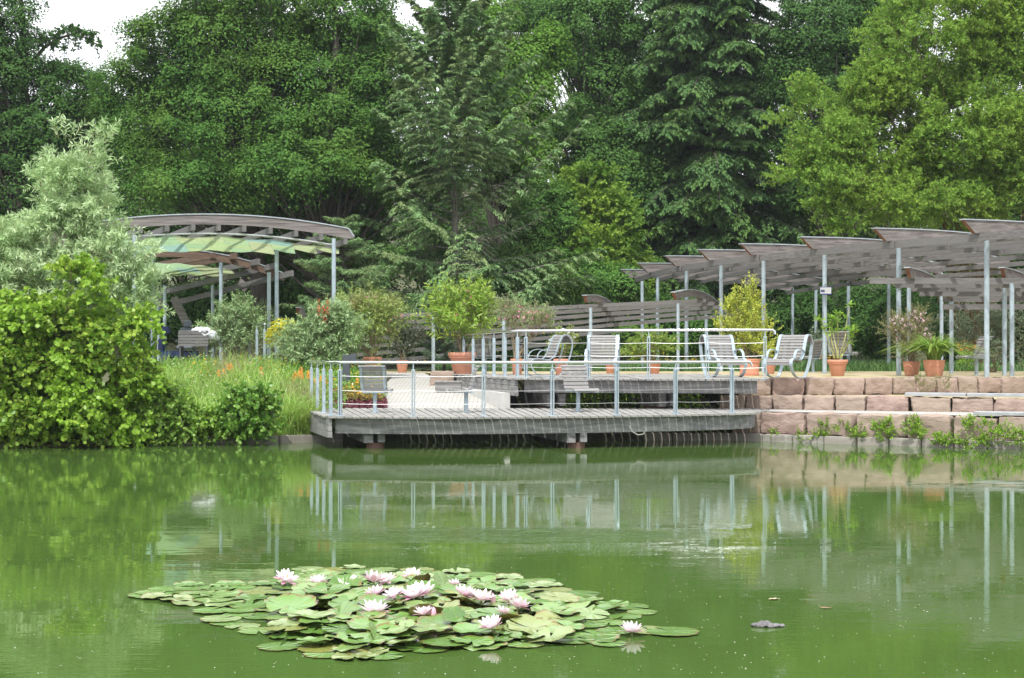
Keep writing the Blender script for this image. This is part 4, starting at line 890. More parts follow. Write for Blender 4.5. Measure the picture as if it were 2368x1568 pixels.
broadleaf('redwood_tree', 'bright green feathery tree right of the pale conifer top', 'tree', L_((1140, 60, 55, 70, 62), (1120, 190, 90, 110, 62), (1210, 200, 80, 120, 62), (1190, 330, 110, 100, 62), (1060, 120, 60, 80, 62), (1270, 110, 40, 60, 62)), (X(1150, 62), 62, 1.5), 330, .55, 300, .13, lm_redw, trunk_r=.3, group=gr, droop=.5, flat=.9)
broadleaf('beech_tree', 'dense rounded tree between the feathery tree and the big fir', 'tree', L_((1360, 60, 130, 110, 66), (1420, 230, 110, 130, 66), (1330, 340, 90, 110, 65), (1250, 20, 110, 70, 68), (1450, 400, 70, 120, 64)), (X(1380, 66), 66, 2), 420, .7, 330, .125, lm_beech, trunk_r=.35, group=gr)
broadleaf('beech_tree', 'dark tree between the big fir and the light green tree', 'tree', L_((1900, 70, 120, 110, 62), (1960, 200, 110, 110, 62), (1840, 170, 80, 100, 62), (2050, -20, 150, 110, 64), (1900, 380, 120, 120, 62)), (X(1920, 62), 62, 1.5), 380, .7, 320, .125, lm_dark, trunk_r=.33, group=gr)
lt = shoots('locust_tree', 'airy light green tree over the pergola at the right', 'tree', L_((2180, 90, 180, 130, 49), (2340, 60, 120, 150, 49), (2050, 310, 125, 90, 48), (2230, 330, 150, 125, 48), (2380, 330, 110, 160, 48), (1850, 262, 45, 16, 47), (1905, 330, 65, 40, 47), (1850, 402, 50, 20, 47), (1930, 435, 75, 40, 47), (2080, 465, 120, 35, 47), (1805, 285, 30, 12, 47), (1880, 215, 18, 25, 47), (2050, 200, 70, 60, 48), (2200, 470, 130, 30, 48), (1960, 250, 40, 60, 48), (1980, 520, 60, 14, 47)),
    (X(2260, 49), 49, 1.3), 9500, .62, 20, .14, .052, lm_light, stem=mat('ochre bark', (.09, .06, .03), .9, noise=(4, 4, 2), col2=(.16, .11, .06)), up=.55, droop=.22, group=gr, r=.008, lo=.25, cl=620, cr=.42, main=70, spread=1.0)
ks = np.linspace(0, 1, 9); tubes('trunk', np.stack([.15 * np.sin(ks * 5), .1 * np.cos(ks * 4), 9.5 * ks - .3], 1)[None], (.30 * (1 - .8 * ks))[None], MATS['ochre bark'], lt, 10)
shoots('maple_tree', 'bright yellow green tree left of the big fir', 'tree', L_((1365, 440, 70, 42, 60), (1410, 525, 65, 75, 60), (1335, 510, 60, 65, 60), (1430, 625, 60, 65, 60), (1365, 600, 70, 75, 59), (1300, 450, 30, 30, 60), (1460, 690, 40, 30, 59)), (X(1385, 60), 60, 1.3), 2600, .55, 18, .14, .09, lm_yell, stem=barkm, up=.5, droop=.25, group=gr, r=.008, lo=.25, cl=190, cr=.45, main=30, T=T6)
broadleaf('hawthorn_tree', 'rounded mid green tree behind the fan pergola', 'tree', L_((1255, 520, 85, 95, 59), (1225, 620, 95, 85, 58), (1340, 660, 95, 55, 57), (1440, 670, 60, 45, 57), (1180, 680, 75, 50, 58), (1300, 700, 120, 55, 57), (1490, 640, 40, 60, 61)), (X(1290, 59), 59, 1.25), 360, .5, 320, .115, leafmat('hawthorn leaves', (.08, .20, .04), (.15, .30, .06), .3, .7, .12, c3=(.13, .24, .05)), trunk_r=.16, group=gr, nlimb=60)
# darker trees that close the wood behind and below
def wood(kind, label, u, d, v_top, ru, m, trunk=.28, n=170, rc=.85, z=1.5, vb=760, lf=.16, nl=240):
    vm = (v_top + vb) / 2; rv = (vb - v_top) / 2
    return broadleaf(kind, label, 'tree', L_((u, v_top + rv * .6, ru * .7, rv * .6, d), (u - ru * .4, vm + rv * .1, ru * .8, rv * .5, d), (u + ru * .45, vm + rv * .2, ru * .75, rv * .5, d), (u, vb - rv * .35, ru, rv * .35, d)), (X(u, d), d, z), n, rc, nl, lf, m, trunk_r=trunk, group=gr)
for lab, u, d, vt, ru, m_ in [('shaded tree behind the willow at the left', 180, 68, 220, 190, lm_dark), ('shaded tree deep behind the left alder', 420, 72, 130, 200, lm_dark), ('shaded tree deep behind the middle of the left wood', 700, 74, 30, 210, lm_dark),
                             ('shaded tree deep behind the pale conifer', 1000, 74, 40, 170, lm_beech), ('shaded tree deep behind the rounded hawthorn', 1400, 76, -60, 190, lm_dark), ('shaded tree deep behind the gap left of the fir', 1500, 77, -120, 150, lm_beech), ('shaded tree deep behind the big fir', 1640, 70, -80, 220, lm_dark),
                             ('shaded tree behind the high pergola roof', 1930, 68, -60, 200, lm_dark), ('shaded tree behind the light green tree', 2260, 66, 60, 220, lm_dark), ('shaded tree at the far right edge of the wood', 2500, 66, 0, 220, lm_dark), ('shaded tree left of the picture edge', -120, 66, 30, 180, lm_dark)]:
    wood('alder_tree', lab, u, d, vt, ru, m_)
conifer('spruce_tree', 'broad loose grey green conifer with dead drooping branches in the centre', 'tree', (X(1045, 54), 54, 1.2), 14.2, lambda t_: 3.7 * (1 - t_ ** 2.6) * (1 + .15 * np.sin(t_ * 37)) + .5, 125, 1.4, lambda t_: np.where(t_ > .35, .35, .02), lambda t_: np.where(t_ > .35, .30, .14), lm_larch, barkl, twigs=22, need=80, nl=.15, nw=.05, hang=.42, tr=.18, tw=.34, group=gr, dead=.08)
conifer('fir_tree', 'huge dense dark fir with drooping tiers right of centre', 'tree', (X(1640, 65), 65, 1.4), 27, lambda t_: 4.1 * np.clip(1.04 - t_ ** 2.4, 0, 1) + .2, 640, 1.9, lambda t_: .05 + 0 * t_, lambda t_: -.30 + 0 * t_, lm_fir, barkm, twigs=20, need=46, nl=.19, nw=.062, hang=.36, tr=.38, tw=.40, group=gr)
conifer('spruce_tree', 'young blue green conifer behind the largest pot', 'tree', (X(1020, 46.5), 46.5, 1.2), 2.7, lambda t_: 1.0 * (1 - t_) ** .7 + .15, 60, .2, lambda t_: .2 + 0 * t_, lambda t_: .1 + 0 * t_, leafmat('blue green needles', (.10, .17, .10), (.17, .26, .16), .2), barkm, twigs=14, need=30, nl=.08, nw=.022, hang=.25, tr=.06, tw=.3, group='young conifers')
conifer('spruce_tree', 'low spreading conifer right of the left pavilion arch', 'tree', (X(800, 51), 51, 1.2), 5.2, lambda t_: 2.5 * (1 - t_) ** .6 + .2, 90, .8, lambda t_: .05 + 0 * t_, lambda t_: .1 + 0 * t_, lm_larch, barkm, twigs=16, need=34, nl=.10, nw=.024, hang=.35, tr=.1, tw=.3, group='young conifers')

# ------------------------------------------------------------------ shrubs behind and beside
sg_ = 'shrubs of the garden'
def shrub(name, label, lobes, d, n, ln, per, lf, wd, m, **k):
    u = sum(q[0] for q in lobes) / len(lobes); return shoots(name, label, 'shrub', [lobe(*q, d) for q in lobes], (X(u, d), d, gz(X(u, d), d)), n, ln, per, lf, wd, m, group=sg_, **k)
def hedge(label, lobes, base, n, rc, nl, lf, m, **k): return broadleaf('shrub', label, 'shrub', L_(*lobes), base, n, rc, nl, lf, m, trunk_r=.05, group=sg_, **k)
hedge('dark hedge under the fan pergola, left part', [(960, 815, 80, 35, 56.5), (1080, 820, 80, 32, 56.5), (880, 800, 60, 40, 56.5)], (X(980, 56.5), 56.5, 1.2), 90, .42, 220, .10, lm_cover)
hedge('dark hedge under the fan pergola, right part', [(1200, 810, 80, 38, 57), (1330, 805, 80, 40, 57), (1450, 790, 80, 50, 57)], (X(1330, 57), 57, 1.2), 110, .42, 220, .10, lm_alder)
hedge('mid green shrub below the fir, behind the thin posts', [(1560, 780, 70, 60, 57.5), (1660, 770, 80, 70, 57.5), (1500, 740, 50, 60, 57.5)], (X(1590, 57.5), 57.5, 1.2), 130, .45, 220, .11, lm_alder)
hedge('dark shrub behind the signed post', [(1800, 770, 80, 70, 60), (1880, 740, 80, 80, 60), (1950, 780, 80, 70, 60)], (X(1880, 60), 60, 1.2), 170, .5, 230, .11, lm_dark)
hedge('mid green shrub behind the pink flowering pot', [(2060, 760, 90, 80, 56), (2000, 690, 60, 40, 57), (2120, 700, 80, 50, 57)], (X(2060, 56), 56, 1.2), 150, .45, 230, .10, lm_dark)
shrub('shrub', 'loose grey green shrub at the far right behind the posts', [(2280, 790, 70, 60), (2350, 770, 60, 70), (2250, 745, 50, 30)], 44, 380, .6, 14, .09, .035, leafmat('sage leaves', (.09, .14, .07), (.16, .22, .13), .25), up=.8, main=10, T=T6)
hedge('dark shrub at the right picture edge', [(2400, 760, 90, 90, 52), (2300, 740, 70, 70, 52), (2200, 780, 60, 60, 52)], (X(2330, 52), 52, 1.2), 130, .5, 230, .10, lm_dark)
shrub('shrub', 'grey green shrub behind the right lounger', [(1890, 805, 30, 35), (1860, 815, 25, 25)], 46, 160, .35, 14, .10, .04, leafmat('sage leaves two', (.11, .18, .10), (.20, .28, .17), .25), up=1, T=T6)
hedge('dark shrub under the left pavilion', [(450, 720, 60, 50, 57), (380, 740, 60, 60, 57), (540, 730, 60, 60, 57)], (X(450, 57), 57, 1.2), 100, .45, 230, .12, lm_dark)
hedge('dark shrub between the left pavilion posts', [(700, 700, 70, 60, 57), (620, 680, 60, 50, 58), (770, 740, 50, 50, 57)], (X(700, 57), 57, 1.2), 110, .45, 230, .10, lm_alder)
shrub('butterfly_bush', 'grey green bush in front of the thin pavilion posts', [(535, 755, 45, 55), (500, 780, 35, 45), (580, 770, 40, 50), (555, 720, 30, 30)], 43.5, 520, .5, 14, .12, .034, lm_budd, up=.9, main=14)
shrub('butterfly_bush', 'grey green bush with rounded top behind the short railing', [(590, 740, 35, 35), (620, 760, 25, 35)], 47, 240, .45, 18, .085, .02, leafmat('duller shrub leaves', (.12, .20, .08), (.20, .29, .12), .3), up=.9, main=8)
shrub('butterfly_bush', 'large loose grey green bush left of the pink oleander', [(740, 785, 55, 55), (690, 800, 45, 45), (790, 770, 45, 60), (730, 830, 70, 30), (760, 740, 35, 30)], 38.5, 900, .5, 14, .125, .036, lm_budd, up=.9, main=22)
shrub('angels_trumpet', 'bright yellow leaved bush beside the pavilion posts', [(658, 762, 26, 16), (640, 775, 15, 12), (675, 775, 16, 12)], 41, 60, .2, 14, .17, .055, lm_yel, up=.5, droop=.5, main=8, T=T6)
sl_ = thing('red_salvia', 'tall red flower spikes in the grey green bush', 'flower', tuple(P(745, 745, 38)))
leaves('blossoms', np.concatenate([np.array(P(u, v, 38) - sl_.location)[None] + rng.normal(size=(40, 3)) * np.array([.02, .02, .11]) for u, v in [(738, 715), (748, 722), (757, 712), (752, 742)]]), rdir(160), rdir(160), .04, .03, redm, sl_)

# willow and alder bush at the left bank
shoots('willow_tree', 'silvery willow rising at the left bank', 'tree', [lobe(*q, 31.5) for q in [(148, 355, 18, 50), (232, 365, 12, 50), (110, 400, 14, 40), (165, 460, 62, 75), (225, 490, 34, 80), (120, 580, 78, 80), (240, 620, 60, 80), (300, 680, 40, 60), (50, 680, 75, 110), (-30, 640, 60, 100), (160, 700, 120, 80), (312, 590, 18, 40), (335, 700, 22, 40), (20, 560, 30, 45)]],
       (X(150, 31.5), 31.5, .3), 2600, .72, 28, .155, .025, lm_will, stem=mat('ochre twig', (.38, .34, .14), .7), up=1.5, droop=.5, main=40, r=.0035, lo=.2, cl=300, cr=.24)
shoots('alder_bush', 'bright round leaved bush overhanging the water at the left', 'shrub', [lobe(*q, 29.6) for q in [(185, 690, 70, 90), (120, 790, 140, 95), (265, 790, 80, 80), (60, 900, 160, 105), (210, 920, 140, 92), (300, 860, 45, 60), (312, 955, 52, 45), (-60, 880, 150, 140), (205, 615, 30, 45), (345, 750, 22, 22), (120, 985, 190, 40), (262, 990, 85, 32), (40, 760, 80, 60)]],
       (X(150, 30.2), 30.2, .1), 3900, .34, 12, .098, .086, lm_bush, up=.45, droop=.4, T=T6, main=90, cl=230, cr=.32)
shoots('bank_plant', 'green leafy plants trailing over the kerb between the two alder bushes', 'plant', [lobe(*q, 30.0) for q in [(420, 975, 50, 36), (480, 985, 50, 32), (400, 930, 40, 30), (370, 1005, 50, 18)]],
       (X(440, 30.4), 30.4, .1), 420, .30, 12, .10, .05, lm_fresh, up=.6, droop=.5, lo=.2, T=T6)
shoots('alder_bush', 'small round leaved bush at the water, left of the deck', 'shrub', [lobe(*q, 29.9) for q in [(560, 935, 42, 34), (600, 962, 40, 34), (535, 972, 28, 28), (612, 922, 18, 22), (570, 988, 52, 18)]],
       (X(570, 30.6), 30.6, .1), 380, .30, 12, .085, .075, lm_bush2, up=.5, droop=.3, T=T6, main=14, lo=.3)
shoots('alder_bush', 'leafy bush spilling into the pond between the big bush and the reeds', 'shrub', [lobe(*q, 29.8) for q in [(400, 950, 40, 50), (440, 985, 50, 30), (370, 1000, 40, 20)]],
       (X(410, 30.4), 30.4, .1), 260, .30, 12, .08, .06, leafmat('mid bush leaves', (.12, .25, .03), (.24, .38, .06), .35), up=.5, droop=.3, T=T6, main=10, lo=.3)

# ------------------------------------------------------------------ meadow, reeds and flower beds (uncountable stuff)
def scatter(n, u0_, u1_, d0, d1):
    d = rng.uniform(d0, d1, n); u = rng.uniform(u0_, u1_, n); x = (u - U0) * d / F
    z = np.array([gz(a, b_) for a, b_ in zip(x, d)]); ok = d > np.array([yw(a) for a in x]) + .12
    return np.stack([x, d, z], 1)[ok]
def stuff(o): return tag(o, kind='stuff')
def clump(b, f=1.3): return np.array([.62 + .95 * max(0, .5 + .9 * mnoise.noise(Vector((x * f, y * f, 3.3)))) for x, y, z in b])
b_ = scatter(9500, 330, 745, 30.2, 35.5); n = len(b_)
stuff(ribbons('reeds', b_, rdir(n), rng.uniform(.35, .85, n) * clump(b_), .024, lm_reed, bend=rng.uniform(.2, .9, n)))
b_ = scatter(5200, 300, 760, 34.5, 41); n = len(b_)
stuff(ribbons('meadow_grass', b_, rdir(n), rng.uniform(.35, .75, n) * clump(b_), .020, lm_fresh, bend=rng.uniform(.2, .9, n)))
b_ = scatter(7000, 380, 800, 31, 41); n = len(b_)
stuff(leaves('meadow_herbs', b_ + UP * rng.uniform(.05, .6, (n, 1)), unit(rdir(n) + UP * .5), unit(UP + rng.normal(size=(n, 3)) * .5), .10, .035, lm_bush2))
b_ = np.concatenate([scatter(700, 650, 735, 31.5, 34), scatter(500, 500, 570, 35, 39), scatter(400, 400, 640, 33, 38)]); n = len(b_)
stuff(ribbons('seed_grass', b_, rdir(n), rng.uniform(.6, 1.15, n), .012, lm_brown, bend=rng.uniform(.2, .7, n)))
b_ = scatter(3500, 0, 360, 29.6, 33); n = len(b_)
stuff(ribbons('shore_grass', b_, rdir(n), rng.uniform(.2, .5, n), .018, lm_bush2, bend=rng.uniform(.2, .9, n)))
b_ = np.concatenate([scatter(1500, 640, 738, 30.7, 32.2), scatter(700, 470, 540, 30.3, 31.5)]); n = len(b_)
stuff(ribbons('tall_reeds', b_, rdir(n), rng.uniform(.5, .95, n), .026, lm_reed, bend=rng.uniform(.3, .95, n)))
# torch lilies
tl = thing('torch_lily', 'orange torch lily in the meadow', 'flower', (0, 0, 0), 'orange torch lilies in the meadow')
mb = MB(); mb.tube([(0, 0, -.6), (0, 0, 0)], .008, 5); mb.build('stem', stemm, tl)
n = 90; q = rng.uniform(0, 1, n); an = rng.uniform(0, 6.28, n); rr = .032 * np.sin(np.pi * np.clip(q, .12, .95)) ** .6
leaves('flower_head', np.stack([np.cos(an) * rr, np.sin(an) * rr, q * .17], 1), np.stack([np.cos(an) * .4, np.sin(an) * .4, -np.ones(n)], 1), np.stack([np.cos(an), np.sin(an), 0 * an], 1), .04, .016, orangem, tl)
spots = [(506, 870, 36), (518, 875, 36), (528, 862, 36.5), (534, 858, 36.5), (536, 866, 36.5), (604, 870, 36), (607, 877, 36), (683, 882, 35), (692, 878, 35), (697, 870, 35.2), (699, 883, 35), (714, 880, 34.5), (721, 890, 34.5), (730, 893, 34.2), (742, 892, 34.5), (753, 895, 34.6), (769, 892, 35), (826, 893, 35.5), (766, 905, 34.2), (676, 892, 35), (2073, 0, 0)]
first = True
for u, v, d in spots[:-1]:
    lab = 'orange torch lily in the meadow left of the deck' if u < 700 else 'orange torch lily by the corner of the lower railing'
    if first: tl.location = P(u, v, d); tl['label'] = lab; first = False
    else: dup(tl, P(u, v - 5, d), random.uniform(0, 6), lab, scale=random.uniform(.85, 1.2))
# flower beds
def bed(name, n, u0_, u1_, d0, d1, hgt, m, r, mleaf=None, nleaf=0, lh=.3):
    if nleaf:
        b_ = scatter(nleaf, u0_, u1_, d0, d1); k = len(b_)
        stuff(leaves(name + '_leaves', b_ + UP * rng.uniform(.02, lh, (k, 1)), unit(rdir(k) + UP * .6), unit(UP + rng.normal(size=(k, 3)) * .5), .09, .035, mleaf))
    b_ = scatter(n, u0_, u1_, d0, d1); k = len(b_); c = b_ + UP * (hgt * rng.uniform(.75, 1.15, (k, 1))); ii = np.repeat(np.arange(k), 6); an = np.tile(np.arange(6) * 1.047, k)
    dd = np.stack([np.cos(an), np.sin(an), np.full(len(an), .25)], 1)
    if k: stuff(leaves(name, c[ii], dd, unit(UP * 1.0 + np.array([0, -.5, 0]) + rng.normal(size=(len(ii), 3)) * .2), r, r * .7, m))
bed('yellow_flowers', 150, 745, 890, 34.2, 39, .42, yellowm, .035, lm_bush2, 5200, .42)
bed('orange_flowers', 110, 765, 885, 33.6, 35.2, .36, leafmat('amber blossom', (.85, .38, .03), (.85, .6, .06), .3), .035, leafmat('rusty stems', (.22, .20, .05), (.32, .26, .08), .3), 2400, .36)
bed('yellow_meadow_flowers', 110, 430, 745, 34.5, 40, .62, yellowm, .03)
bed('white_meadow_flowers', 60, 380, 700, 32, 39, .62, leafmat('cream blossom', (.7, .7, .55), (.8, .8, .75), .3), .03)
b_ = scatter(5200, 772, 893, 33.0, 34.4); n = len(b_)
stuff(leaves('purple_leaves', b_ + UP * rng.uniform(.02, .20, (n, 1)), unit(rdir(n) + UP * .35), unit(UP + rng.normal(size=(n, 3)) * .5), .055, .05, lm_purp, None, T6))
# green bed behind the right path
b_ = scatter(9000, 1500, 2420, 46.8, 54); n = len(b_)
stuff(ribbons('border_grass', b_, rdir(n), rng.uniform(.2, .55, n), .022, lm_cover, bend=rng.uniform(.3, 1, n)))
b_ = scatter(5000, 1000, 1560, 47, 55); n = len(b_)
stuff(ribbons('border_grass', b_, rdir(n), rng.uniform(.15, .4, n), .022, lm_cover, bend=rng.uniform(.3, 1, n)))
bed('marigolds', 70, 1450, 1720, 47, 49, .35, leafmat('marigold', (.85, .40, .02), (.85, .55, .03), .3), .035)
bed('marigolds', 60, 1895, 1935, 46.9, 48, .5, MATS['marigold'], .045)
bed('orange_lilies', 90, 2215, 2262, 46.9, 48.2, .85, leafmat('lily orange', (.85, .30, .02), (.85, .42, .04), .3), .055, lm_fresh, 700, .6)
bed('yellow_bed_flowers', 30, 950, 1150, 47, 50, .3, yellowm, .035)
# weeds on the kerb and in the joints of the wall
wg = 'weeds growing on the kerb'
wd_ = [(1793, 1005, 9, 12, 'low weed left on the kerb'), (1856, 1012, 14, 14, 'small pair of weeds on the kerb'), (1895, 1008, 18, 14, 'round weed on the kerb'), (1952, 990, 22, 12, 'leafy weed on the lower wall'), (1985, 1008, 14, 18, ''), (2030, 990, 14, 10, ''), (2055, 990, 16, 26, ''), (2050, 1008, 18, 16, ''),
       (2110, 990, 20, 24, ''), (2120, 1005, 24, 12, ''), (2170, 1020, 10, 14, ''), (2195, 1022, 12, 12, ''), (2225, 1027, 10, 8, ''), (2285, 1000, 18, 30, ''), (2270, 1022, 20, 14, ''), (2325, 1005, 20, 26, ''), (2360, 1015, 14, 24, ''), (1745, 998, 8, 12, ''), (2240, 985, 16, 22, ''), (1910, 985, 12, 8, '')]
for k, (u, v, ru, rv, lab) in enumerate(wd_):
    x_ = X(u, 30); d = yw(X(u, 29.5)) + (.02 if v > 1003 else .12); s_ = d / 29.5
    shoots('weed', 'weed', 'weed', [lobe(u, v, ru, rv, d - .08, .6)], (X(u, d), d, .12), int(16 + ru * rv * .05), .16, 9, .045, .028, lm_weed, up=.9, droop=.2, T=T6, group=wg, stem=stemm)['label'] = \
        ('tall bushy weed on the kerb below the blocks' if rv > 24 else 'tuft of bright weed on the pond kerb' if v > 1003 else 'leafy weed growing from the block joints')
shoots('weed', 'dry weeds sprouting over the top course by the strap leaved pot', 'weed', [lobe(2130, 890, 25, 20, 34.4, .3), lobe(2180, 888, 18, 20, 34.5, .3)], (X(2150, 34.6), 34.6, .9), 60, .25, 9, .04, .015, leafmat('dry weed', (.20, .24, .06), (.30, .30, .10), .3), up=1.2, stem=stemm, group=wg)
for u, v, d in [(1380, 925, 33.6), (1320, 935, 33.4), (1460, 925, 34), (1600, 935, 33.5), (1560, 915, 33.9)]:
    shoots('weed', 'broad leaved plant in the shade under the upper deck', 'weed', [lobe(u, v, 26, 14, d)], (X(u, d), d, gz(X(u, d), d)), 26, .25, 8, .09, .045, lm_fresh, T=T6, group='plants in the shade under the upper deck', stem=stemm)

# ------------------------------------------------------------------ water lilies
padm = bpy.data.materials.new('lily pad'); padm.use_nodes = True; t = padm.node_tree; b = t.nodes['Principled BSDF']; l = t.links.new
b.inputs['Roughness'].default_value = .22; b.inputs['Specular IOR Level'].default_value = .6
oi = N(t, 'ShaderNodeObjectInfo'); r1 = N(t, 'ShaderNodeValToRGB'); l(oi.outputs['Random'], r1.inputs[0])
cs = [(0, (.08, .18, .03)), (.35, (.12, .25, .05)), (.6, (.17, .28, .08)), (.82, (.23, .31, .13)), (1, (.20, .22, .045))]
while len(r1.color_ramp.elements) < len(cs): r1.color_ramp.elements.new(.5)
for e, (p_, c) in zip(r1.color_ramp.elements, cs): e.position = p_; e.color = (*c, 1)
tcn = N(t, 'ShaderNodeTexCoord'); n1 = N(t, 'ShaderNodeTexNoise', Scale=22.0, Detail=4.0); l(tcn.outputs['Object'], n1.inputs['Vector'])
rr = N(t, 'ShaderNodeValToRGB'); rr.color_ramp.elements[0].position = .60; rr.color_ramp.elements[1].position = .68
l(n1.outputs[0], rr.inputs[0]); m_a = N(t, 'ShaderNodeMixRGB'); m_a.inputs[2].default_value = (.36, .26, .06, 1); l(rr.outputs[0], m_a.inputs[0]); l(r1.outputs[0], m_a.inputs[1])
ln_ = N(t, 'ShaderNodeVectorMath', operation='LENGTH'); l(tcn.outputs['Object'], ln_.inputs[0]); n3 = N(t, 'ShaderNodeTexNoise', Scale=5.0, Detail=3.0); l(tcn.outputs['Object'], n3.inputs['Vector'])
a3 = N(t, 'ShaderNodeMath', operation='MULTIPLY_ADD'); a3.inputs[1].default_value = .7; l(n3.outputs[0], a3.inputs[0]); l(ln_.outputs['Value'], a3.inputs[2])
e3 = N(t, 'ShaderNodeMapRange'); e3.inputs['From Min'].default_value = 1.26; e3.inputs['From Max'].default_value = 1.42; l(a3.outputs[0], e3.inputs[0])
m_e = N(t, 'ShaderNodeMixRGB'); m_e.inputs[2].default_value = (.17, .12, .035, 1); l(e3.outputs[0], m_e.inputs[0]); l(m_a.outputs[0], m_e.inputs[1]); m_a = m_e
sx3 = N(t, 'ShaderNodeSeparateXYZ'); l(tcn.outputs['Object'], sx3.inputs[0]); at3 = N(t, 'ShaderNodeMath', operation='ARCTAN2'); l(sx3.outputs[1], at3.inputs[0]); l(sx3.outputs[0], at3.inputs[1])
mu3 = N(t, 'ShaderNodeMath', operation='MULTIPLY'); mu3.inputs[1].default_value = 11.0; l(at3.outputs[0], mu3.inputs[0]); si3 = N(t, 'ShaderNodeMath', operation='COSINE'); l(mu3.outputs[0], si3.inputs[0])
bp3 = N(t, 'ShaderNodeBump', Strength=.10, Distance=.02); l(si3.outputs[0], bp3.inputs['Height']); l(bp3.outputs[0], b.inputs['Normal'])
ge = N(t, 'ShaderNodeNewGeometry'); m_b = N(t, 'ShaderNodeMixRGB'); l(ge.outputs['Backfacing'], m_b.inputs[0]); l(m_a.outputs[0], m_b.inputs[1]); m_b.inputs[2].default_value = (.19, .15, .04, 1)
l(m_b.outputs[0], b.inputs['Base Color'])
def pad(kind, seed):
    """round leaf with a slit; kind: flat, wavy, cupped, folded"""
    rnd = random.Random(seed); nr, na = 7, 40; vs = [(0, 0, 0)]; fs = []; slit = .16; ph = rnd.uniform(0, 6)
    for i in range(1, nr + 1):
        r_ = i / nr
        for j in range(na + 1):
            a = slit + (2 * math.pi - 2 * slit) * j / na; re = r_ * (1 + (.025 * math.sin(a * 13 + ph) + .02 * math.sin(a * 29)) * (r_ ** 4)) * (1 - .06 * math.cos(a))
            x_, y_ = re * math.cos(a), re * math.sin(a); z_ = .008 * math.sin(3 * a + ph) * r_
            if kind == 'wavy': z_ += .10 * r_ ** 3 * (.5 + .5 * math.sin(2 * a + ph)) + .035 * r_ ** 3 * math.sin(7 * a + ph)
            if kind == 'cupped': z_ += .24 * r_ ** 2.2 * (.5 + .5 * math.sin(a + ph)) + .05 * r_ ** 3 * math.sin(5 * a)
            if kind == 'folded':
                c = math.cos(a - ph); w_ = max(0, re * c - .15); z_ += .95 * w_ - .35 * w_ * w_; k_ = 1 - .55 * w_; x_ -= math.cos(ph) * w_ * .62; y_ -= math.sin(ph) * w_ * .62; z_ += .03 * math.sin(6 * a)
            if kind == 'dome': c = abs(math.sin(a - ph)); z_ += .55 * (1 - (re * math.sin(a - ph)) ** 2) * (.5 + .5 * re * math.cos(a - ph)); 
            vs.append((x_, y_, z_))
    A = lambda i, j: 1 + (i - 1) * (na + 1) + j
    for j in range(na): fs.append((0, A(1, j), A(1, j + 1)))
    for i in range(1, nr):
        for j in range(na): fs.append((A(i, j), A(i + 1, j), A(i + 1, j + 1), A(i, j + 1)))
    me = bpy.data.meshes.new('lily_pad'); me.from_pydata(vs, [], fs); me.shade_smooth(); me.materials.append(padm); return me
PADS = {k: [pad(k, 3 * i + len(k)) for i in range(n_)] for k, n_ in [('flat', 4), ('wavy', 5), ('cupped', 6), ('folded', 4), ('dome', 2)]}
def padobj(kind, u, v, r_, z, rz=None, tx=0, ty=0, lab=None):
    o = bpy.data.objects.new('lily_pad', random.choice(PADS[kind])); COL.objects.link(o); p = G(u, v, z); o.location = p; o.scale = (r_,) * 3
    o.rotation_euler = (tx, ty, random.uniform(0, 6.28) if rz is None else rz); zone = 'left' if u < 650 else 'right' if u > 1250 else 'middle'
    words = {'flat': 'flat pale lily pad floating at the %s of the lily patch', 'wavy': 'wavy edged green lily pad in the %s of the lily patch', 'cupped': 'cupped glossy lily pad raised in the %s of the patch', 'folded': 'folded lily pad showing its brown underside, %s of the patch', 'dome': 'arched lily pad standing up at the %s of the patch'}
    return tag(o, lab or words[kind] % zone, 'lily pad', 'pads of the water lily patch')
poly = [(330, 1373), (430, 1345), (520, 1348), (640, 1338), (700, 1312), (900, 1312), (1120, 1325), (1250, 1342), (1370, 1375), (1440, 1398), (1545, 1412), (1430, 1428), (1440, 1470), (1400, 1485), (1250, 1490), (1010, 1505), (880, 1520), (760, 1518), (640, 1498), (610, 1470), (540, 1452), (480, 1422), (420, 1398)]
def inside(p, q=poly):
    c = False; n_ = len(q); j = n_ - 1
    for i in range(n_):
        if (q[i][1] > p[1]) != (q[j][1] > p[1]) and p[0] < (q[j][0] - q[i][0]) * (p[1] - q[i][1]) / (q[j][1] - q[i][1]) + q[i][0]: c = not c
        j = i
    return c
def edge_d(p, q=poly):
    g = G(*p); best = 9
    for i in range(len(q)):
        a, b_ = G(*q[i]), G(*q[(i + 1) % len(q)]); t_ = max(0, min(1, (g - a).dot(b_ - a) / (b_ - a).length_squared)); best = min(best, (g - a.lerp(b_, t_)).length)
    return best
rl = random.Random(21); pts = []; tries = 0
wpoly = [G(*p) for p in poly]
while len(pts) < 222 and tries < 60000:
    tries += 1; xx_, yy_ = rl.uniform(-4, 2), rl.uniform(8.5, 13.2); d = yy_; u = U0 + xx_ * F / d; v = V0 + H * F / d
    if not inside((u, v)): continue
    if any((xx_ - a) ** 2 + (yy_ - b_) ** 2 < .150 ** 2 for a, b_, *_ in pts): continue
    pts.append((xx_, yy_, u, v))
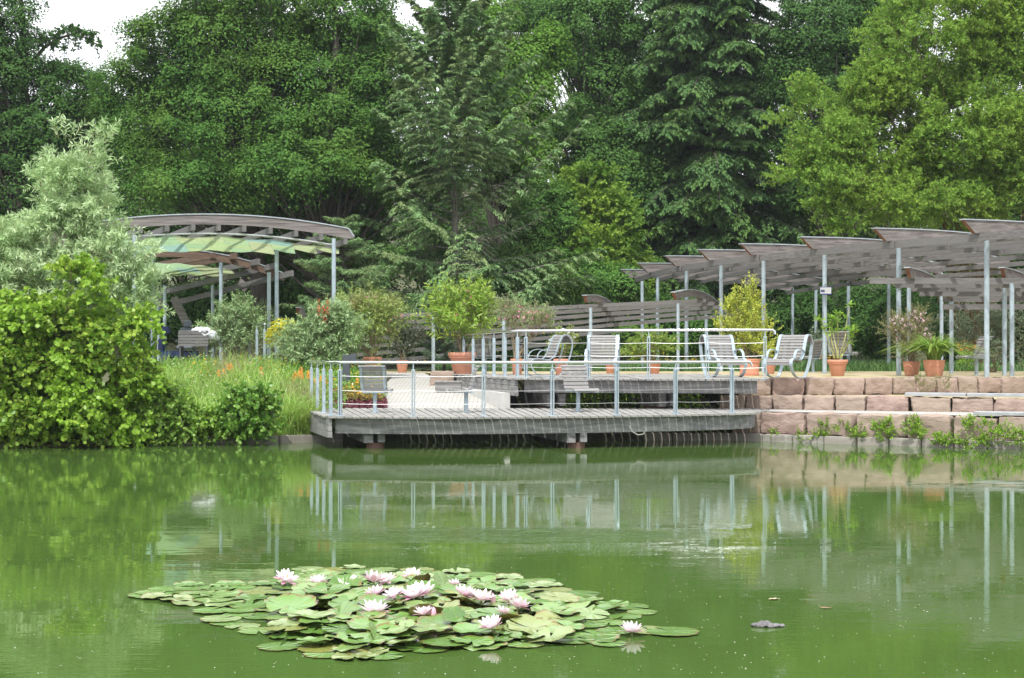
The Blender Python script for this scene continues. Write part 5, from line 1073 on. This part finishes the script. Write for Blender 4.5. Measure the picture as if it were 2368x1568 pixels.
for k, (a, b_, u, v) in enumerate(pts):
    e = edge_d((u, v)); q = rl.random()
    if e < .22: kind = 'flat' if q < .8 else 'wavy'; z = .006 + .004 * rl.random()
    elif e < .5: kind = 'wavy' if q < .5 else 'cupped' if q < .75 else 'flat'; z = .012 + .03 * rl.random()
    else: kind = 'cupped' if q < .50 else 'wavy' if q < .75 else 'flat' if q < .93 else 'folded'; z = .015 + .05 * rl.random()
    if u < 640 and v < 1440: kind = 'flat' if q < .75 else 'wavy'; z = .006 + .012 * rl.random()
    padobj(kind, u, v, (rl.uniform(.11, .155) if e < .4 else rl.uniform(.125, .175)) * (1 if kind != 'folded' else 1.05), z, None, rl.uniform(-.12, .12) if z > .02 else 0, rl.uniform(-.12, .12) if z > .02 else 0)
padobj('flat', 350, 1374, .17, .012, lab='outermost flat lily pad at the left tip of the patch')
padobj('flat', 1553, 1459, .17, .012, lab='outermost flat lily pad at the right tip of the patch')
padobj('flat', 1500, 1456, .15, .008, lab='second outermost lily pad at the right tip of the patch')
padobj('flat', 1410, 1487, .11, .009, lab='little lone lily pad below the rightmost flower')
padobj('dome', 1275, 1440, .125, .03, rz=0, lab='tall arched brown lily pad standing above the water at the right')
padobj('folded', 880, 1472, .15, .03, rz=.3, lab='big rolled brown lily pad near the front of the patch')
# flowers
petw = leafmat('lily petal', (.88, .74, .80), (.90, .88, .90), .35, .5, .3)
petp = leafmat('outer lily petal', (.74, .34, .46), (.82, .55, .64), .3, .5, .3)
def petal(mb, az, tilt, ln, wd, z0, r0):
    rows = 6; ca, sa = math.cos(az), math.sin(az)
    vs = []
    for i in range(rows + 1):
        s_ = i / rows; w_ = wd * math.sin(math.pi * (s_ ** .75) * .93 + .12) ** .9 / 2; rr_ = r0 + ln * (s_ * math.cos(tilt) - .10 * s_ * s_ * math.sin(tilt)); z_ = z0 + ln * s_ * math.sin(tilt) * (1 - .05 * s_)
        for j, c in ((-1, .35), (0, 0), (1, .35)): vs.append((rr_ * ca - j * w_ * sa - c * w_ * ca * -.5, rr_ * sa + j * w_ * ca, z_ + c * w_ * .6))
    mb.add(vs, [(3 * i + j, 3 * i + j + 1, 3 * i + 4 + j, 3 * i + 3 + j) for i in range(rows) for j in range(2)])
def make_flower(label, op=0):
    root = thing('water_lily', label, 'water lily', (0, 0, 0), 'pink and white water lily flowers')
    for ring, (nn, tl_, ln, wd, m) in enumerate([(5, .12 + op * .2, .085, .036, petp), (8, .5 + op * .15, .088, .036, petw), (8, .85 + op * .1, .085, .033, petw), (6, 1.15, .07, .026, petw)]):
        mb = MB()
        for k in range(nn): petal(mb, 2 * math.pi * (k + ring * .5) / nn + random.uniform(-.1, .1), tl_ + random.uniform(-.08, .08), ln * random.uniform(.9, 1.1), wd, .01, .012)
        mb.build('sepals' if ring == 0 else 'petals', m, root, smooth=True)
    n_ = 40; an = rng.uniform(0, 6.28, n_); st = leaves('stamens', np.stack([np.cos(an) * .012, np.sin(an) * .012, np.full(n_, .02)], 1), np.stack([np.cos(an) * .5, np.sin(an) * .5, np.ones(n_)], 1), rdir(n_), .03, .005, yellowm, root)
    mb = MB(); mb.tube([(0, 0, -.12), (0, 0, .015)], .007, 6); mb.build('stalk', stemm, root)
    return root
fp = [make_flower('x', o_) for o_ in (-.15, .45, 1.3)]
fl_ = [(660, 1352, 1.25, 'water lily flower furthest left in the patch'), (735, 1356, 1.0, 'second water lily flower from the left'), (864, 1366, 1.35, 'wide open flower left of the small dark gap at the back'), (893, 1358, 1.0, 'white flower just right of the wide open one at the back'), (953, 1342, 1.0, 'rearmost flower, alone at the back of the patch'),
       (868, 1388, 1.1, 'small flower directly below the wide open one'), (912, 1402, 1.05, 'whitish flower left of the big central pair'), (957, 1402, 1.4, 'left flower of the big central pair'), (978, 1398, 1.4, 'right flower of the big central pair'), (866, 1430, 1.5, 'large low flower left of centre, near the front'), (982, 1438, 1.0, 'small pink flower below the central pair'),
       (1070, 1400, 1.1, 'left flower of the white group right of centre'), (1088, 1396, 1.0, 'middle flower of the white group right of centre'), (1113, 1408, 1.3, 'right flower of the white group right of centre'), (1176, 1412, 1.1, 'pink flower with a red sepal, left of the right hand pair'), (1198, 1428, 1.2, 'lower flower of the right hand pair'), (1162, 1436, .8, 'small half hidden flower beside the right hand pair'),
       (1139, 1470, 1.2, 'front flower near the water, deep pink on its right'), (1461, 1464, 1.15, 'water lily flower furthest right, alone on the water'), (1050, 1367, .7, 'tiny white flower behind the white group')]
for k, (u, v, s_, lab) in enumerate(fl_):
    src = fp[k % 3]; z = (.045 + .05 * random.random()) if lab.find('alone on the water') < 0 else .02
    loc = G(u, v + 8, 0); loc = Vector((loc.x, loc.y, z)); 
    o = src if k < 3 else dup(src)
    o.location = loc; o.rotation_euler = (random.uniform(-.25, .25) + .15, random.uniform(-.2, .2), random.uniform(0, 6)); o.scale = (s_ * .9,) * 3; o['label'] = lab
for u, v, lab in [(1003, 1442, 'closed orange green lily bud in the middle'), (1139 + 126, 0, '')][:1] + [(1140, 1408, 'closed pink lily bud right of the white group')]:
    root = thing('lily_bud', lab, 'lily bud', G(u, v + 6, 0)); mb = MB(); mb.lathe([(.004, .04), (.016, .06), (.02, .085), (.012, .115), (.001, .13)], 10); mb.build('bud', petp, root, smooth=True); mb = MB(); mb.tube([(0, 0, -.1), (0, 0, .045)], .006, 6); mb.build('stalk', stemm, root)
# decayed floating leaf heap, drifting leaves, specks
bm = bmesh.new(); bmesh.ops.create_icosphere(bm, subdivisions=4, radius=1)
for v in bm.verts:
    p = v.co.copy(); t_ = p.x; p = Vector((p.x * .115, p.y * .06, p.z * (.024 if t_ < .1 else .013))); p += mnoise.noise_vector(p * 30) * .012 + mnoise.noise_vector(p * 70) * .004; v.co = p
me = bpy.data.meshes.new('rotten_leaf'); bm.to_mesh(me); bm.free(); me.shade_smooth()
o = link('rotten_leaf', me, mat('rotten leaf', (.05, .045, .04), .4, noise=(30, 30, 30), col2=(.19, .18, .19))); o.location = G(1775, 1446, .008); tag(o, 'grey crumpled rotten leaf heap floating alone at the right', 'rotten leaf')
for u, v, lab, c in [(1792, 1385, 'pale dry leaf drifting at the right of the pond', (.4, .34, .22)), (1911, 1405, 'brown dry leaf drifting at the right of the pond', (.25, .15, .08))]:
    me = pad('wavy', u); me.materials.clear(); o = link('dry_leaf', me, mat('dry leaf %d' % u, c, .6)); o.location = G(u, v, .008); o.scale = (.045, .02, .05); tag(o, lab, 'dry leaf')
n = 1300; d = 8.6 + 20 * rng.random(n) ** 1.3; u = rng.uniform(0, 2368, n); ps = np.stack([(u - U0) * d / F, d, np.full(n, .004)], 1)
stuff(leaves('floating_specks', ps, unit(rdir(n) * np.array([1, 1, 0])), np.tile(UP, (n, 1)), rng.uniform(.006, .022, n), rng.uniform(.004, .012, n), leafmat('specks', (.5, .5, .35), (.7, .7, .6), 0)))
# loose hose under the lower deck
mb = MB(); mb.tube([P(u, v, 28.9) for u, v in [(1455, 985), (1462, 998), (1475, 1006), (1488, 1004), (1494, 995), (1490, 985)]], .012, 6); tag(mb.build('hose', mat('grey hose', (.25, .25, .22), .5), smooth=True), 'loop of grey hose hanging under the lower deck', 'hose')

# ------------------------------------------------------------------ thin summer haze
hz = bpy.data.materials.new('summer haze'); hz.use_nodes = True; t = hz.node_tree; t.nodes.remove(t.nodes['Principled BSDF'])
pvn = N(t, 'ShaderNodeVolumePrincipled'); pvn.inputs['Color'].default_value = (.86, .93, 1, 1); pvn.inputs['Density'].default_value = .00028; pvn.inputs['Anisotropy'].default_value = .2
t.links.new(pvn.outputs[0], t.nodes['Material Output'].inputs['Volume'])
mb = MB(); mb.box((0, 400, 22), (2400, 1700, 50)); o = mb.build('haze', hz); tag(o, kind='stuff')
